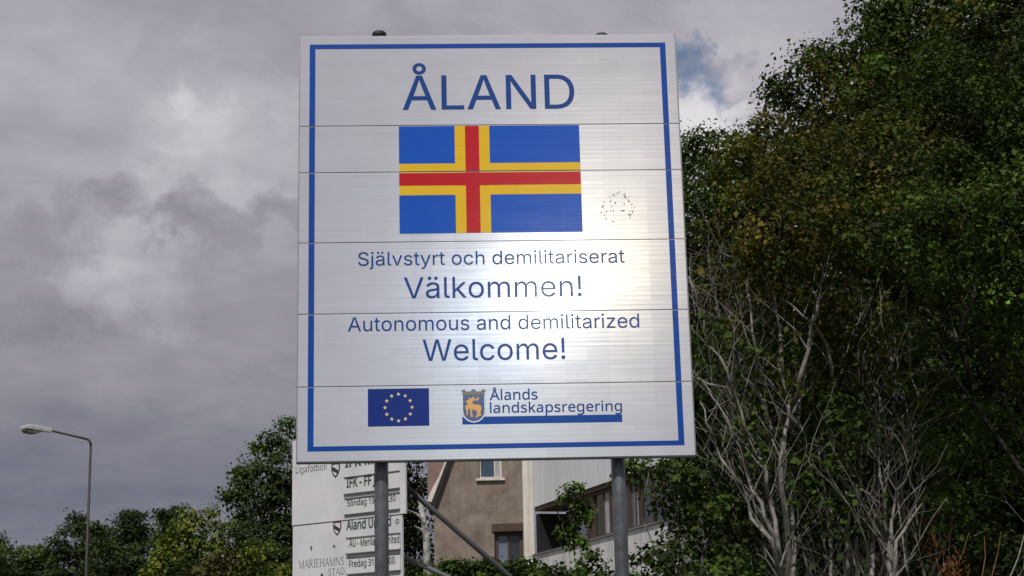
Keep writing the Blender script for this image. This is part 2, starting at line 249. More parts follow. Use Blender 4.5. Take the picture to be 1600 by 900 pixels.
# glyph outlines (advance | contours), thousandths of an em
GLYPHS = {'Inter': {' ': '188|', '!': '196|67 160,63 509,132 509,128 160;98 -4,81 -1,66 9,56 24,52 41,56 58,66 73,81 83,98 86,116 83,130 73,140 58,143 41,140 24,130 9,116 -1', 'A': '480|16 0,201 509,276 509,463 0,395 0,287 302,276 334,264 372,255 402,244 438,232 478,245 478,233 437,222 402,213 371,201 333,191 302,85 0;110 142,110 199,370 199,370 142', 'D': '502|219 0,96 0,96 57,215 57,254 60,288 68,318 81,343 99,363 122,379 149,390 181,397 216,399 255,397 294,390 329,379 361,364 388,344 410,320 428,291 441,258 449,221 452,93 452,93 509,225 509,273 505,315 495,353 478,385 455,412 426,433 391,449 351,458 306,462 255,458 205,449 159,433 119,411 83,384 54,351 31,312 14,268 3;125 509,125 0,60 0,60 509', 'L': '393|60 0,60 509,125 509,125 57,361 57,361 0', 'N': '523|60 0,60 509,136 509,343 183,352 169,363 151,375 130,388 107,401 82,414 55,405 54,402 81,401 108,400 134,399 157,399 195,399 509,463 509,463 0,387 0,202 290,190 310,177 331,164 354,148 381,108 452,119 454,122 384,123 354,124 328,125 307,125 291,125 0', 'S': '447|224 -9,188 -7,156 -1,128 9,102 23,81 40,64 60,51 83,42 109,38 137,104 137,110 110,123 88,142 71,166 59,194 52,224 49,257 52,286 60,311 74,329 92,341 114,346 139,342 161,332 179,316 193,296 205,272 214,245 222,184 239,145 253,112 269,86 289,67 313,56 341,52 372,58 413,75 448,92 468,113 484,138 498,165 508,195 514,227 516,259 514,289 508,316 498,351 476,377 449,394 415,401 378,337 378,326 412,302 437,280 449,254 456,225 459,194 456,167 448,145 435,129 418,118 398,115 376,119 352,131 334,148 319,169 308,191 300,212 293,264 279,287 272,312 264,336 252,359 238,379 220,395 198,405 171,408 139,403 99,386 64,370 43,349 25,323 11,294 0,261 -7', 'V': '480|204 0,16 509,84 509,192 206,203 176,215 137,225 106,236 71,248 31,235 31,247 71,257 107,267 138,279 176,290 206,395 509,463 509,278 0', 'W': '686|155 0,16 509,82 509,163 196,170 171,175 145,181 120,187 94,192 67,197 40,189 40,194 67,200 94,205 120,211 145,218 171,224 196,306 509,380 509,462 196,468 171,474 145,480 120,486 94,492 67,497 40,488 40,493 67,499 94,504 120,510 145,523 196,603 509,670 509,530 0,455 0,368 323,359 356,351 391,346 417,341 445,336 475,350 475,345 446,340 420,335 395,327 359,318 323,230 0', 'a': '389|160 -9,126 -5,94 5,68 22,48 45,35 73,30 108,34 138,43 161,58 179,78 193,100 203,125 211,152 216,178 220,209 224,234 227,252 230,265 235,273 243,276 255,276 257,273 279,267 297,256 311,240 322,220 329,196 331,171 329,149 322,132 313,118 301,107 288,100 274,41 291,57 322,79 346,104 364,133 375,163 382,194 384,215 383,239 379,263 372,286 360,306 343,322 320,333 290,337 251,337 0,277 0,277 52,272 52,264 38,252 25,236 12,215 1,190 -6;170 45,202 49,228 59,248 74,263 93,272 115,276 138,276 190,270 186,259 182,246 179,231 176,216 173,200 171,175 168,154 164,134 159,117 150,103 139,95 124,92 105,94 87,102 72,114 61,130 52,149 47', 'c': '396|207 -8,174 -5,144 3,117 16,93 35,72 58,56 85,44 116,37 150,34 187,37 225,44 260,56 291,72 318,93 341,117 360,144 374,174 382,207 384,234 383,260 377,284 368,305 356,324 341,340 322,353 301,362 277,303 262,298 276,290 289,281 301,270 311,257 319,242 325,226 329,207 330,173 325,145 310,124 287,108 258,99 224,96 187,99 151,108 117,124 89,145 66,173 51,207 46,226 48,243 52,258 58,271 66,282 76,292 89,299 102,304 117,363 102,354 78,341 56,325 37,306 21,285 9,261 -1,235 -6', 'd': '424|195 -8,165 -6,137 3,111 16,89 34,70 57,55 84,43 116,36 151,34 189,36 227,43 261,55 293,70 320,89 342,112 361,137 374,165 382,196 384,228 381,253 373,272 360,287 346,298 331,306 319,311 319,311 509,372 509,372 0,313 0,313 59,307 59,298 46,287 31,272 17,252 4,227 -5;205 47,236 51,263 65,284 86,299 115,309 150,312 189,309 229,300 263,284 291,263 312,237 325,205 330,172 325,145 311,124 290,108 261,99 227,96 189,99 151,109 117,124 88,145 66,172 51', 'e': '404|212 -8,177 -5,145 3,117 16,92 35,72 58,56 85,44 116,37 150,34 187,36 224,44 258,55 290,71 317,91 340,115 359,142 373,172 382,205 384,236 382,266 374,294 361,319 341,341 315,357 282,365 256,370 227,371 194,371 169,75 169,75 221,338 221,310 202,307 237,298 269,283 294,263 314,237 326,205 330,173 326,146 313,125 294,109 270,99 241,96 211,96 178,100 139,110 106,128 80,151 61,179 50,212 46,234 48,254 53,271 61,285 73,297 88,306 105,365 91,353 63,335 39,311 19,283 4,249 -5', 'h': '410|114 227,114 0,53 0,53 509,114 509,114 287,102 287,116 319,132 344,152 362,187 379,227 384,264 380,295 369,321 349,341 321,350 298,355 271,357 240,357 0,296 0,296 235,290 275,273 304,246 323,210 329,184 326,161 317,141 303,126 283,117 257', 'i': '167|53 0,53 379,114 379,114 0;84 443,67 446,54 455,44 468,41 483,44 499,54 512,67 521,84 524,100 521,114 512,123 499,126 483,123 468,114 455,100 446', 'j': '167|53 379,114 379,114 -30,111 -63,102 -90,86 -113,65 -129,37 -139,4 -143,-10 -143,-10 -87,2 -87,25 -83,40 -72,50 -54,53 -29;83 443,67 446,53 455,44 468,41 483,44 499,53 512,67 521,83 524,100 521,114 512,123 499,126 483,123 468,114 455,100 446', 'k': '381|110 137,110 212,121 212,284 379,360 379,184 199,177 199;53 0,53 509,114 509,114 0;294 0,148 186,191 229,372 0', 'l': '189|139 -2,101 3,74 20,58 47,53 84,53 509,114 509,114 99,115 77,120 62,130 54,146 52,160 53,170 54,181 3,172 1,162 -1,151 -2', 'm': '610|53 0,53 379,112 379,112 295,108 295,118 323,132 346,151 363,172 376,195 384,219 386,257 380,287 361,309 331,321 295,312 295,322 321,337 343,357 361,381 375,407 383,437 386,468 383,497 372,522 354,541 328,553 296,557 255,557 0,496 0,496 254,490 289,473 313,447 326,419 330,395 328,374 320,358 307,345 290,338 270,335 247,335 0,274 0,274 260,269 288,253 311,229 326,199 330,178 328,158 320,140 307,126 289,117 266,114 238,114 0', 'n': '410|114 227,114 0,53 0,53 379,112 379,112 287,102 287,116 319,132 344,152 362,187 379,227 384,264 380,295 369,321 349,341 321,350 298,355 271,357 240,357 0,296 0,296 235,290 275,273 304,246 323,210 329,184 326,161 317,141 303,126 283,117 257', 'o': '415|207 -8,174 -5,144 3,117 16,93 35,72 58,56 85,44 116,37 150,34 187,37 225,44 260,56 291,72 318,93 341,117 360,144 374,174 382,207 384,241 382,271 374,299 360,323 341,343 318,359 291,371 260,379 225,381 187,379 150,371 116,359 85,343 58,323 35,299 16,271 3,241 -5;207 46,242 51,270 66,292 89,307 117,316 151,319 187,316 224,307 258,292 287,270 310,242 325,207 330,173 325,145 310,124 287,108 258,99 224,96 187,99 151,108 117,124 89,145 66,173 51', 'r': '259|53 0,53 379,112 379,112 321,115 321,130 347,152 367,181 380,213 385,229 384,243 384,243 322,230 324,219 325,207 326,182 323,159 315,140 301,126 284,117 262,114 237,114 0', 's': '365|182 -8,145 -5,112 3,84 18,62 38,45 63,36 94,94 107,105 79,124 60,150 49,181 45,217 50,244 62,262 81,268 103,265 121,254 136,237 147,212 155,149 170,118 180,92 192,72 208,53 237,47 274,51 305,65 332,87 354,115 370,149 381,187 384,223 381,254 372,279 358,299 339,314 316,324 290,268 277,258 298,243 316,219 328,187 333,156 329,131 317,114 299,109 277,112 258,124 243,144 232,172 223,229 209,261 200,287 187,306 171,325 142,331 107,326 75,312 47,290 24,260 6,223 -5', 't': '227|204 379,204 327,6 327,6 379;65 471,126 471,126 98,128 76,136 61,150 53,170 50,185 51,202 54,213 2,203 -1,192 -3,180 -4,168 -4,138 -1,113 7,92 21,72 52,65 93', 'u': '410|182 -5,146 -1,115 11,89 31,69 59,60 82,54 109,53 139,53 379,114 379,114 144,119 105,137 75,164 56,200 50,226 53,249 62,268 77,283 97,293 122,296 153,296 379,357 379,357 0,298 0,298 92,307 92,294 60,277 35,257 17,222 0', 'v': '389|163 0,17 379,84 379,165 155,177 121,187 87,196 53,206 21,184 21,194 53,203 87,213 121,224 155,305 379,371 379,226 0', 'y': '389|47 -139,61 -86,71 -87,88 -90,104 -89,118 -84,130 -74,141 -58,151 -36,163 -1,17 379,84 379,165 155,177 121,187 87,196 53,206 21,184 21,193 53,202 87,212 121,224 155,305 379,371 379,204 -58,191 -85,177 -107,159 -124,139 -136,117 -143,91 -145,77 -145,65 -143,54 -141', 'z': '380|42 0,42 46,254 320,254 323,48 323,48 379,333 379,333 331,126 60,126 56,339 56,339 0', 'Å': '480|16 0,201 509,276 509,463 0,395 0,287 302,276 334,264 372,255 402,244 438,232 478,245 478,233 437,222 402,213 371,201 333,191 302,85 0;110 142,110 199,370 199,370 142;240 527,216 530,195 539,177 553,163 570,154 590,151 612,154 635,163 656,177 673,195 686,216 694,240 697,263 694,284 686,303 673,317 656,326 635,329 612,326 590,317 570,303 553,284 539,263 530;240 571,256 574,270 583,279 596,282 612,279 629,270 643,256 652,240 655,224 652,210 643,201 629,198 612,201 596,210 583,224 574', 'ä': '389|160 -9,126 -5,94 5,68 22,48 45,35 73,30 108,34 138,43 161,58 179,78 193,100 203,125 211,152 216,178 220,209 224,234 227,252 230,265 235,273 243,276 255,276 257,273 279,267 297,256 311,240 322,220 329,196 331,171 329,149 322,132 313,118 301,107 288,100 274,41 291,57 322,79 346,104 364,133 375,163 382,194 384,215 383,239 379,263 372,286 360,306 343,322 320,333 290,337 251,337 0,277 0,277 52,272 52,264 38,252 25,236 12,215 1,190 -6;170 45,202 49,228 59,248 74,263 93,272 115,276 138,276 190,270 186,259 182,246 179,231 176,216 173,200 171,175 168,154 164,134 159,117 150,103 139,95 124,92 105,94 87,102 72,114 61,130 52,149 47;261 443,246 446,233 455,224 468,221 483,224 499,233 512,246 520,261 523,277 520,290 512,299 499,301 483,299 468,290 455,277 446;117 443,102 446,89 455,80 468,77 483,80 499,89 512,102 520,117 523,133 520,146 512,155 499,158 483,155 468,146 455,133 446'}, 'NotoS': {' ': '209|', '-': '258|32 184,32 246,226 246,226 184', '.': '215|58 43,61 69,72 85,88 94,107 97,126 94,142 85,153 69,157 43,153 18,142 2,126 -8,107 -11,88 -8,72 2,61 18', '0': '459|419 287,418 242,415 201,409 163,401 128,390 97,376 70,359 47,339 27,316 12,290 1,261 -6,229 -8,188 -4,153 8,122 27,97 54,76 88,60 129,48 176,42 229,39 287,41 346,48 399,58 446,73 486,93 520,119 547,149 566,186 578,229 581,269 578,304 566,335 547,361 520,382 486,399 446,410 399,417 346;110 287,111 238,115 194,121 156,131 125,143 98,159 78,190 59,229 52,268 59,298 78,314 98,326 124,336 156,343 194,347 238,348 287,347 336,343 380,336 417,326 449,314 475,298 495,268 515,229 521,190 515,159 495,143 475,131 449,121 417,115 380,111 336', '1': '459|285 0,216 0,216 400,216 422,216 439,217 470,219 499,207 487,196 477,169 455,108 405,71 452,226 573,285 573', '3': '459|395 439,392 403,381 372,363 347,340 326,310 311,277 302,277 298,319 290,353 276,379 255,398 229,409 198,413 163,410 131,403 101,390 74,371 50,348 30,318 14,283 2,241 -6,193 -8,164 -7,136 -5,110 -1,72 8,36 23,36 89,61 78,87 69,114 61,141 56,168 52,194 51,241 55,278 65,305 81,324 104,335 132,339 164,335 197,320 223,297 242,265 255,240 261,211 264,179 265,123 265,123 326,180 326,209 327,236 332,259 339,286 356,307 377,319 404,323 434,316 471,295 498,262 516,219 521,190 520,164 515,140 508,117 498,96 487,75 473,39 521,61 537,87 550,115 563,147 573,181 579,218 581,273 576,317 563,352 540,376 511,390 477', '7': '459|109 0,344 508,35 508,35 573,419 573,419 518,187 0', '8': '459|229 581,261 579,291 574,318 565,352 546,378 519,395 485,400 443,396 411,385 383,368 359,346 338,320 319,291 303,325 285,355 265,381 242,401 216,414 185,419 148,416 118,408 90,395 65,378 44,356 26,330 11,300 1,267 -6,231 -8,192 -6,157 0,126 10,100 24,78 42,61 63,49 87,42 115,39 146,43 183,56 214,75 241,99 264,128 283,158 299,131 316,107 336,87 358,71 383,61 411,58 444,63 485,80 518,107 545,141 565,168 573,197 579;108 145,116 107,138 76,161 60,192 51,229 48,265 51,295 60,319 76,342 108,350 148,346 174,335 197,317 217,293 235,264 251,229 265,217 270,184 254,157 237,136 219,121 197,111 173;228 524,188 518,155 502,134 476,127 441,130 414,141 391,157 373,179 357,204 344,232 330,258 343,282 357,302 373,317 392,327 414,330 441,323 476,302 502,270 518', '9': '459|417 328,416 295,414 263,410 231,405 199,397 168,387 139,374 112,358 86,340 63,318 42,293 25,265 11,232 0,195 -6,154 -8,137 -8,117 -6,97 -4,82 0,82 60,97 56,115 53,134 50,152 50,188 52,218 58,245 68,278 90,303 118,316 141,327 165,334 192,340 221,344 250,346 281,341 281,327 263,310 247,290 233,266 223,237 216,204 214,173 216,144 223,118 235,95 250,76 270,61 294,49 321,42 352,40 387,43 426,50 460,63 491,80 517,101 540,127 557,156 570,188 578,223 581,262 577,299 565,332 545,361 518,377 495,391 469,402 439,410 406,415 369;223 521,192 518,165 507,142 488,124 463,113 429,110 388,113 354,122 325,137 301,158 284,186 273,220 269,256 273,286 285,311 303,330 325,342 349,346 374,344 400,338 426,328 451,315 474,298 493,277 508,252 518', 'F': '416|150 0,78 0,78 573,398 573,398 509,150 509,150 306,383 306,383 243,150 243', 'I': '272|239 0,32 0,32 42,99 57,99 515,32 531,32 573,239 573,239 531,172 515,172 57,239 42', 'J': '219|-3 -152,-21 -152,-37 -150,-51 -146,-63 -142,-63 -81,-49 -84,-35 -87,-20 -88,-5 -89,15 -87,33 -81,50 -70,63 -53,71 -29,74 3,74 573,146 573,146 9,144 -26,138 -56,128 -82,105 -113,75 -135,52 -145,25 -150', 'K': '496|496 0,411 0,209 273,150 222,150 0,78 0,78 573,150 573,150 290,174 318,199 345,249 399,403 573,488 573,261 323', 'L': '420|78 0,78 573,150 573,150 64,400 64,400 0', 'M': '727|330 0,142 502,139 502,140 484,142 461,143 435,144 407,144 377,144 347,144 0,78 0,78 573,184 573,361 103,364 103,544 573,650 573,650 0,578 0,578 352,578 380,579 408,580 435,581 460,584 501,581 501,390 0', 'S': '440|403 153,400 121,392 92,378 66,359 44,335 26,307 11,274 1,238 -6,198 -8,167 -7,137 -5,109 -1,83 4,61 11,41 19,41 88,73 76,113 65,142 59,171 56,201 55,240 57,273 66,298 79,316 98,327 120,330 147,327 173,318 194,302 213,277 230,255 241,228 252,196 265,161 279,131 294,106 311,85 330,69 351,57 375,50 403,48 435,51 464,58 490,71 513,89 533,110 550,136 563,165 573,197 579,231 581,262 580,290 577,318 572,355 562,389 549,366 487,336 499,302 508,266 515,229 517,196 515,169 507,148 494,133 478,124 457,121 434,124 407,133 386,149 367,172 351,193 341,217 330,246 318,278 306,307 293,332 279,362 255,385 228,398 194', 'U': '586|513 202,511 164,503 128,489 95,470 65,446 40,416 20,380 4,338 -5,290 -8,225 -2,171 18,128 50,97 93,78 144,72 204,72 573,144 573,144 201,148 158,161 122,182 93,211 72,248 59,294 55,327 57,355 63,379 73,407 96,427 126,438 161,442 202,442 573,513 573', 'a': '450|231 437,279 433,318 422,347 403,368 375,381 338,385 293,385 0,334 0,320 61,317 61,298 40,279 22,258 9,234 -1,206 -6,172 -8,136 -5,103 6,75 23,55 48,41 80,37 119,43 159,59 192,87 219,127 238,179 251,243 257,316 259,316 285,310 330,293 359,265 375,227 380,194 378,163 370,133 359,106 347,84 400,115 414,151 426,177 432,204 436;252 208,204 203,167 195,141 182,118 155,110 119,115 87,132 66,157 53,188 49,223 52,253 62,279 79,299 103,311 134,315 172,315 210', 'b': '493|139 461,138 435,138 410,136 389,135 373,139 373,161 398,189 419,213 429,240 435,272 437,322 431,365 412,401 381,428 338,444 283,449 215,447 168,439 127,427 91,410 61,390 36,365 17,337 3,306 -5,272 -8,240 -6,213 0,189 10,161 31,139 55,133 55,119 0,68 0,68 609,139 609;260 379,219 374,188 361,165 339,150 308,144 282,140 252,139 217,139 214,142 165,150 125,165 93,187 69,219 55,261 51,297 55,325 69,348 93,363 126,373 166,376 216,373 265,363 306,348 338,325 360,296 374', 'd': '493|221 -8,171 -2,128 17,92 48,65 91,49 146,44 214,49 282,66 338,93 381,128 413,171 432,221 438,253 436,280 429,303 420,323 407,340 391,354 374,359 374,356 405,355 424,354 438,354 609,425 609,425 0,368 0,358 58,354 58,340 40,323 24,303 11,279 1,252 -6;232 51,273 55,305 67,328 88,343 117,352 154,355 200,355 213,352 263,343 304,329 336,306 360,274 375,231 379,196 374,168 359,146 334,130 300,120 260,117 213,120 165,130 125,146 93,168 69,197 55', 'e': '452|234 438,269 435,301 427,329 414,354 396,374 373,390 346,402 315,409 281,411 244,411 201,117 201,122 157,134 119,154 90,181 69,215 56,254 52,293 54,327 60,359 69,392 82,392 20,359 8,327 -1,292 -6,251 -8,212 -5,176 3,143 17,114 36,90 61,70 91,56 126,47 167,44 212,47 257,55 297,68 333,86 364,108 390,134 411,164 426,198 435;233 380,202 377,175 366,154 348,137 323,125 293,119 257,338 257,335 292,326 322,312 346,292 364,266 376', 'f': '276|266 375,158 375,158 0,87 0,87 375,12 375,12 408,87 432,87 457,89 492,95 522,104 547,124 577,152 597,186 609,227 613,252 612,274 609,294 604,310 599,292 544,278 548,262 552,245 555,228 556,197 550,175 532,162 502,158 458,158 430,266 430', 'g': '493|221 438,261 434,297 422,329 402,355 373,359 373,369 430,425 430,425 -7,423 -46,416 -80,404 -109,388 -135,367 -155,341 -172,310 -183,274 -190,233 -192,202 -192,174 -189,147 -186,110 -177,78 -165,78 -100,111 -114,149 -125,177 -130,206 -133,237 -134,271 -130,300 -119,324 -101,341 -77,352 -48,355 -13,355 4,355 16,356 32,357 47,358 57,354 57,329 28,299 8,263 -4,221 -8,170 -2,126 18,91 51,65 95,49 149,44 214,49 278,65 332,91 377,126 411,169 431;230 379,197 374,169 359,147 336,130 303,123 277,119 247,117 213,120 165,130 124,146 92,169 68,197 54,232 50,262 52,288 58,309 69,326 85,340 105,349 131,354 161,356 197,356 214,355 251,350 282,343 309,326 340,302 362,270 374', 'h': '496|139 431,138 415,138 399,136 384,135 370,140 370,155 391,174 407,196 420,221 429,247 435,273 437,306 435,335 430,360 421,391 400,413 370,423 344,429 314,431 280,431 0,361 0,361 275,358 307,351 333,338 353,308 372,265 379,222 374,189 360,166 338,150 308,144 283,140 254,139 222,139 0,68 0,68 609,139 609', 'i': '207|139 430,139 0,68 0,68 430;104 591,119 588,133 580,142 566,145 546,142 526,133 512,119 504,104 501,88 504,75 512,66 526,63 546,66 566,75 580,88 588', 'k': '428|138 291,138 276,137 257,135 221,138 221,152 240,172 264,181 276,189 285,326 430,409 430,235 246,421 0,336 0,187 200,138 158,138 0,68 0,68 609,138 609', 'l': '207|139 0,68 0,68 609,139 609', 'm': '750|540 438,584 434,621 421,649 401,669 371,681 330,685 280,685 0,615 0,615 277,610 321,594 353,567 372,528 379,490 374,460 362,438 342,423 315,414 280,411 237,411 0,342 0,342 277,339 308,332 333,320 353,303 367,281 376,253 379,215 374,185 360,164 338,150 308,144 283,140 255,139 223,139 0,68 0,68 430,125 430,136 371,140 371,155 392,173 409,194 422,217 431,241 436,266 438,298 436,325 430,349 420,378 398,398 366,402 366,418 388,438 406,461 420,486 430,512 436', 'n': '496|275 438,322 434,361 421,391 401,413 371,426 330,431 280,431 0,361 0,361 275,358 307,351 333,338 353,308 372,265 379,222 374,189 361,166 338,151 308,142 269,139 223,139 0,68 0,68 430,125 430,136 371,140 371,156 392,175 409,198 422,222 431,248 436', 'o': '485|442 216,440 181,436 150,428 121,417 95,404 71,388 51,359 25,324 7,299 -1,271 -6,241 -8,200 -4,163 7,129 25,100 51,84 71,70 95,59 121,51 150,46 181,44 216,47 261,55 301,68 336,87 367,110 392,137 412,169 426,204 435,244 438,281 435,316 426,347 412,374 392,398 367,417 336,431 301,439 261;117 216,119 184,123 154,130 128,147 95,172 71,203 56,243 51,282 56,314 71,339 95,356 128,363 154,367 184,369 216,367 248,363 277,355 303,338 335,314 359,282 374,242 379,202 374,171 359,147 335,130 303,120 263', 'p': '493|273 438,322 432,365 413,401 383,428 339,444 284,449 216,447 170,439 129,427 93,410 62,390 37,365 17,337 3,306 -5,272 -8,241 -6,213 1,190 11,170 24,153 38,139 55,134 55,136 39,137 20,138 1,139 -16,139 -192,68 -192,68 430,126 430,136 371,139 371,153 389,170 405,189 419,213 429,240 436;260 379,221 374,190 362,167 342,152 313,145 289,141 261,139 229,139 216,140 182,144 152,150 126,165 93,188 70,220 55,261 51,297 56,326 72,348 98,364 131,371 157,375 186,376 217,373 262,363 302,348 334,325 359,296 374', 'r': '331|269 438,281 438,295 437,308 435,319 433,310 368,299 370,287 372,275 373,264 374,240 371,217 363,195 351,176 334,161 313,149 289,141 261,139 229,139 0,68 0,68 430,126 430,134 351,137 351,152 374,170 395,191 413,214 426,240 435', 's': '384|348 119,343 80,327 49,302 24,268 6,241 -2,210 -6,176 -8,135 -6,99 -1,68 8,42 19,42 83,70 71,104 60,141 52,178 49,224 53,256 66,274 86,280 112,278 128,271 141,259 154,239 167,212 180,174 196,135 212,103 228,76 245,57 266,45 292,41 324,46 358,61 386,85 408,118 425,157 435,202 438,240 436,275 430,308 421,339 409,315 353,287 363,258 372,228 378,197 380,159 377,131 366,114 350,108 328,111 312,119 298,133 286,154 274,182 261,219 246,257 231,289 215,314 197,333 176,344 150', 't': '289|212 50,228 50,245 53,260 55,272 59,272 5,258 0,240 -4,219 -7,200 -8,167 -5,138 4,112 20,91 44,82 66,76 93,74 125,74 375,13 375,13 409,75 437,103 528,144 528,144 430,269 430,269 375,144 375,144 127,149 93,163 69,185 54', 'Å': '512|437 0,368 177,141 177,73 0,0 0,224 575,289 575,512 0;282 415,274 438,269 455,263 473,259 489,255 500,247 468,242 452,238 438,230 415,165 241,346 241;254 535,219 540,191 557,173 584,167 620,173 655,191 682,219 699,254 704,289 699,318 682,337 656,343 621,337 584,318 557,289 540;254 575,272 578,287 587,296 601,299 620,296 639,286 653,272 662,254 665,237 662,222 653,213 639,209 620,212 601,221 587,235 578', 'ö': '485|442 216,440 181,436 150,428 121,417 95,404 71,388 51,359 25,324 7,299 -1,271 -6,241 -8,200 -4,163 7,129 25,100 51,84 71,70 95,59 121,51 150,46 181,44 216,47 261,55 301,68 336,87 367,110 392,137 412,169 426,204 435,244 438,281 435,316 426,347 412,374 392,398 367,417 336,431 301,439 261;117 216,119 184,123 154,130 128,147 95,172 71,203 56,243 51,282 56,314 71,339 95,356 128,363 154,367 184,369 216,367 248,363 277,355 303,338 335,314 359,282 374,242 379,202 374,171 359,147 335,130 303,120 263;131 546,134 564,142 576,154 583,168 585,183 583,195 576,203 564,206 546,203 529,195 516,183 509,168 506,154 509,142 516,134 529;281 546,284 564,292 576,304 583,318 585,333 583,345 576,353 564,356 546,353 529,345 516,333 509,318 506,304 509,292 516,284 529'}}
# ------------------------------------------------------------------ lettering
FONT = {}
for fn, gl in GLYPHS.items():
    FONT[fn] = {ch: (int(t.split('|')[0]), [[tuple(map(int, q.split())) for q in c.split(',')] for c in t.split('|')[1].split(';')] if t.split('|')[1] else []) for ch, t in gl.items()}
def strokes(path, w, serif=True):
    """thin bars for the small serif capitals"""
    out = []
    for (x0, y0, x1, y1, t) in path:
        d = Vector((x1-x0, y1-y0)); n = Vector((-d.y, d.x)).normalized()*t/2
        out.append([(x0+n.x, y0+n.y), (x0-n.x, y0-n.y), (x1-n.x, y1-n.y), (x1+n.x, y1+n.y)])
    return out
def serif_font():
    T, t, s_ = 92, 40, 30
    def sf(x, y, w=110): return (x-w/2, y, x+w/2, y, s_)
    G = {}
    G['M'] = (900, [(130, 0, 130, 700, t), (130, 700, 440, 0, T), (440, 0, 760, 700, t), (760, 0, 760, 700, T), sf(130, 15), sf(760, 15, 170), sf(110, 685), sf(780, 685)])
    G['A'] = (740, [(60, 0, 360, 700, t), (360, 700, 650, 0, T), (170, 240, 540, 240, t), sf(60, 15, 160), sf(650, 15, 190)])
    G['R'] = (690, [(140, 0, 140, 700, T), (140, 685, 400, 685, t), (400, 685, 500, 600, 60), (500, 610, 500, 450, T), (500, 450, 400, 360, 60), (140, 360, 400, 360, t), (340, 360, 620, 0, T), sf(140, 15, 200), sf(90, 685, 100)])
    G['I'] = (350, [(175, 0, 175, 700, T), sf(175, 15, 230), sf(175, 685, 230)])
    G['E'] = (640, [(140, 0, 140, 700, T), (60, 685, 540, 685, t), (140, 360, 440, 360, t), (60, 15, 570, 15, t), (540, 560, 540, 700, 30), (570, 0, 570, 150, 30)])
    G['H'] = (790, [(150, 0, 150, 700, T), (640, 0, 640, 700, T), (150, 360, 640, 360, t), sf(150, 15, 210), sf(150, 685, 210), sf(640, 15, 210), sf(640, 685, 210)])
    G['N'] = (800, [(140, 0, 140, 700, t), (140, 700, 660, 0, T), (660, 0, 660, 700, t), sf(140, 15, 170), sf(100, 685, 130), sf(660, 685, 170)])
    G['S'] = (560, [(460, 520, 450, 640, 40), (450, 640, 270, 700, 60), (270, 700, 130, 620, 60), (130, 640, 120, 500, 80), (120, 500, 430, 260, T), (430, 280, 440, 120, 80), (440, 120, 290, 5, 60), (290, 5, 110, 60, 60), (110, 60, 90, 200, 40)])
    G['T'] = (640, [(320, 0, 320, 700, T), (60, 685, 580, 685, t), (70, 550, 70, 700, 30), (570, 550, 570, 700, 30), sf(320, 15, 230)])
    G['D'] = (750, [(140, 0, 140, 700, T), (60, 685, 400, 685, t), (60, 15, 400, 15, t), (400, 685, 600, 520, 70), (600, 540, 600, 170, T), (600, 180, 400, 15, 70)])
    G[' '] = (300, [])
    return {k: (a, strokes(p, 0)) for k, (a, p) in G.items()}
FONT['serif'] = serif_font()
def fill(loops, vs, fs, mapf):
    """triangulate by nonzero winding"""
    pts = []; edges = []
    for c in loops:
        n = len(pts); pts += [Vector(p) for p in c]; edges += [(n+i, n+(i+1) % len(c)) for i in range(len(c))]
    if not pts: return
    v, e, f, _, _, _ = delaunay_2d_cdt(pts, edges, [], 0, 1e-6)
    segs = [(c[i], c[(i+1) % len(c)]) for c in loops for i in range(len(c))]
    n0 = len(vs); vs += [tuple(mapf(p.x, p.y)) for p in v]
    for t in f:
        cx = sum(v[i].x for i in t)/len(t); cy = sum(v[i].y for i in t)/len(t); w = 0
        for (ax, ay), (bx, by) in segs:
            if (ay <= cy) != (by <= cy):
                x = ax + (cy-ay)/(by-ay)*(bx-ax)
                if x > cx: w += 1 if by > ay else -1
        if w: fs.append(tuple(n0+i for i in t))
def grow(c, d):
    if not d: return c
    out = []; n = len(c)
    for i in range(n):
        p = Vector(c[i]); a = (p-Vector(c[i-1])); b = (Vector(c[(i+1) % n])-p)
        if a.length < 1e-6 or b.length < 1e-6: out.append(c[i]); continue
        na = Vector((-a.y, a.x)).normalized(); nb = Vector((-b.y, b.x)).normalized()
        m = na+nb
        if m.length < .3: m = na
        m.normalize(); k = min(1/max(m.dot(na), .35), 1.8)
        q = p+m*d*k; out.append((q.x, q.y))
    return out
def lettering(fr, text, x0, x1, z, cap, k, m, parent, font='Inter', bold=0, name='lettering'):
    f = FONT[font]; H = FONT[font]['N' if font != 'NotoS' else 'M'][1][0]
    capu = max(p[1] for p in H)
    pen = 0; gl = []; xmin = 1e9; xmax = -1e9
    for ch in text:
        adv, cs = f[ch]
        cs = [grow(c, bold) for c in cs]
        cs = [[(x+pen, y) for x, y in c] for c in cs]
        for c in cs:
            for p in c: xmin = min(xmin, p[0]); xmax = max(xmax, p[0])
        gl.append(cs); pen += adv
    sx_ = (x1-x0)/(xmax-xmin); sy = cap/capu
    # one mesh per word
    words = [[]]
    for ch, cs in zip(text, gl):
        if ch == ' ': words.append([])
        else: words[-1].append(cs)
    for wd in words:
        vs = []; fs = []
        for cs in wd:
            loops = [[((x-xmin)*sx_, y*sy) for x, y in c] for c in cs]
            fill(loops, vs, fs, lambda a, b: fr.p(x0+a, z+b, k))
        me = bpy.data.meshes.new(name); me.from_pydata(vs, [], fs); me.materials.append(m); me.update()
        if me.polygons and me.polygons[0].normal.dot(fr.n) < 0: me.flip_normals()   # the face looks along fr.n
        link(name, me, parent)
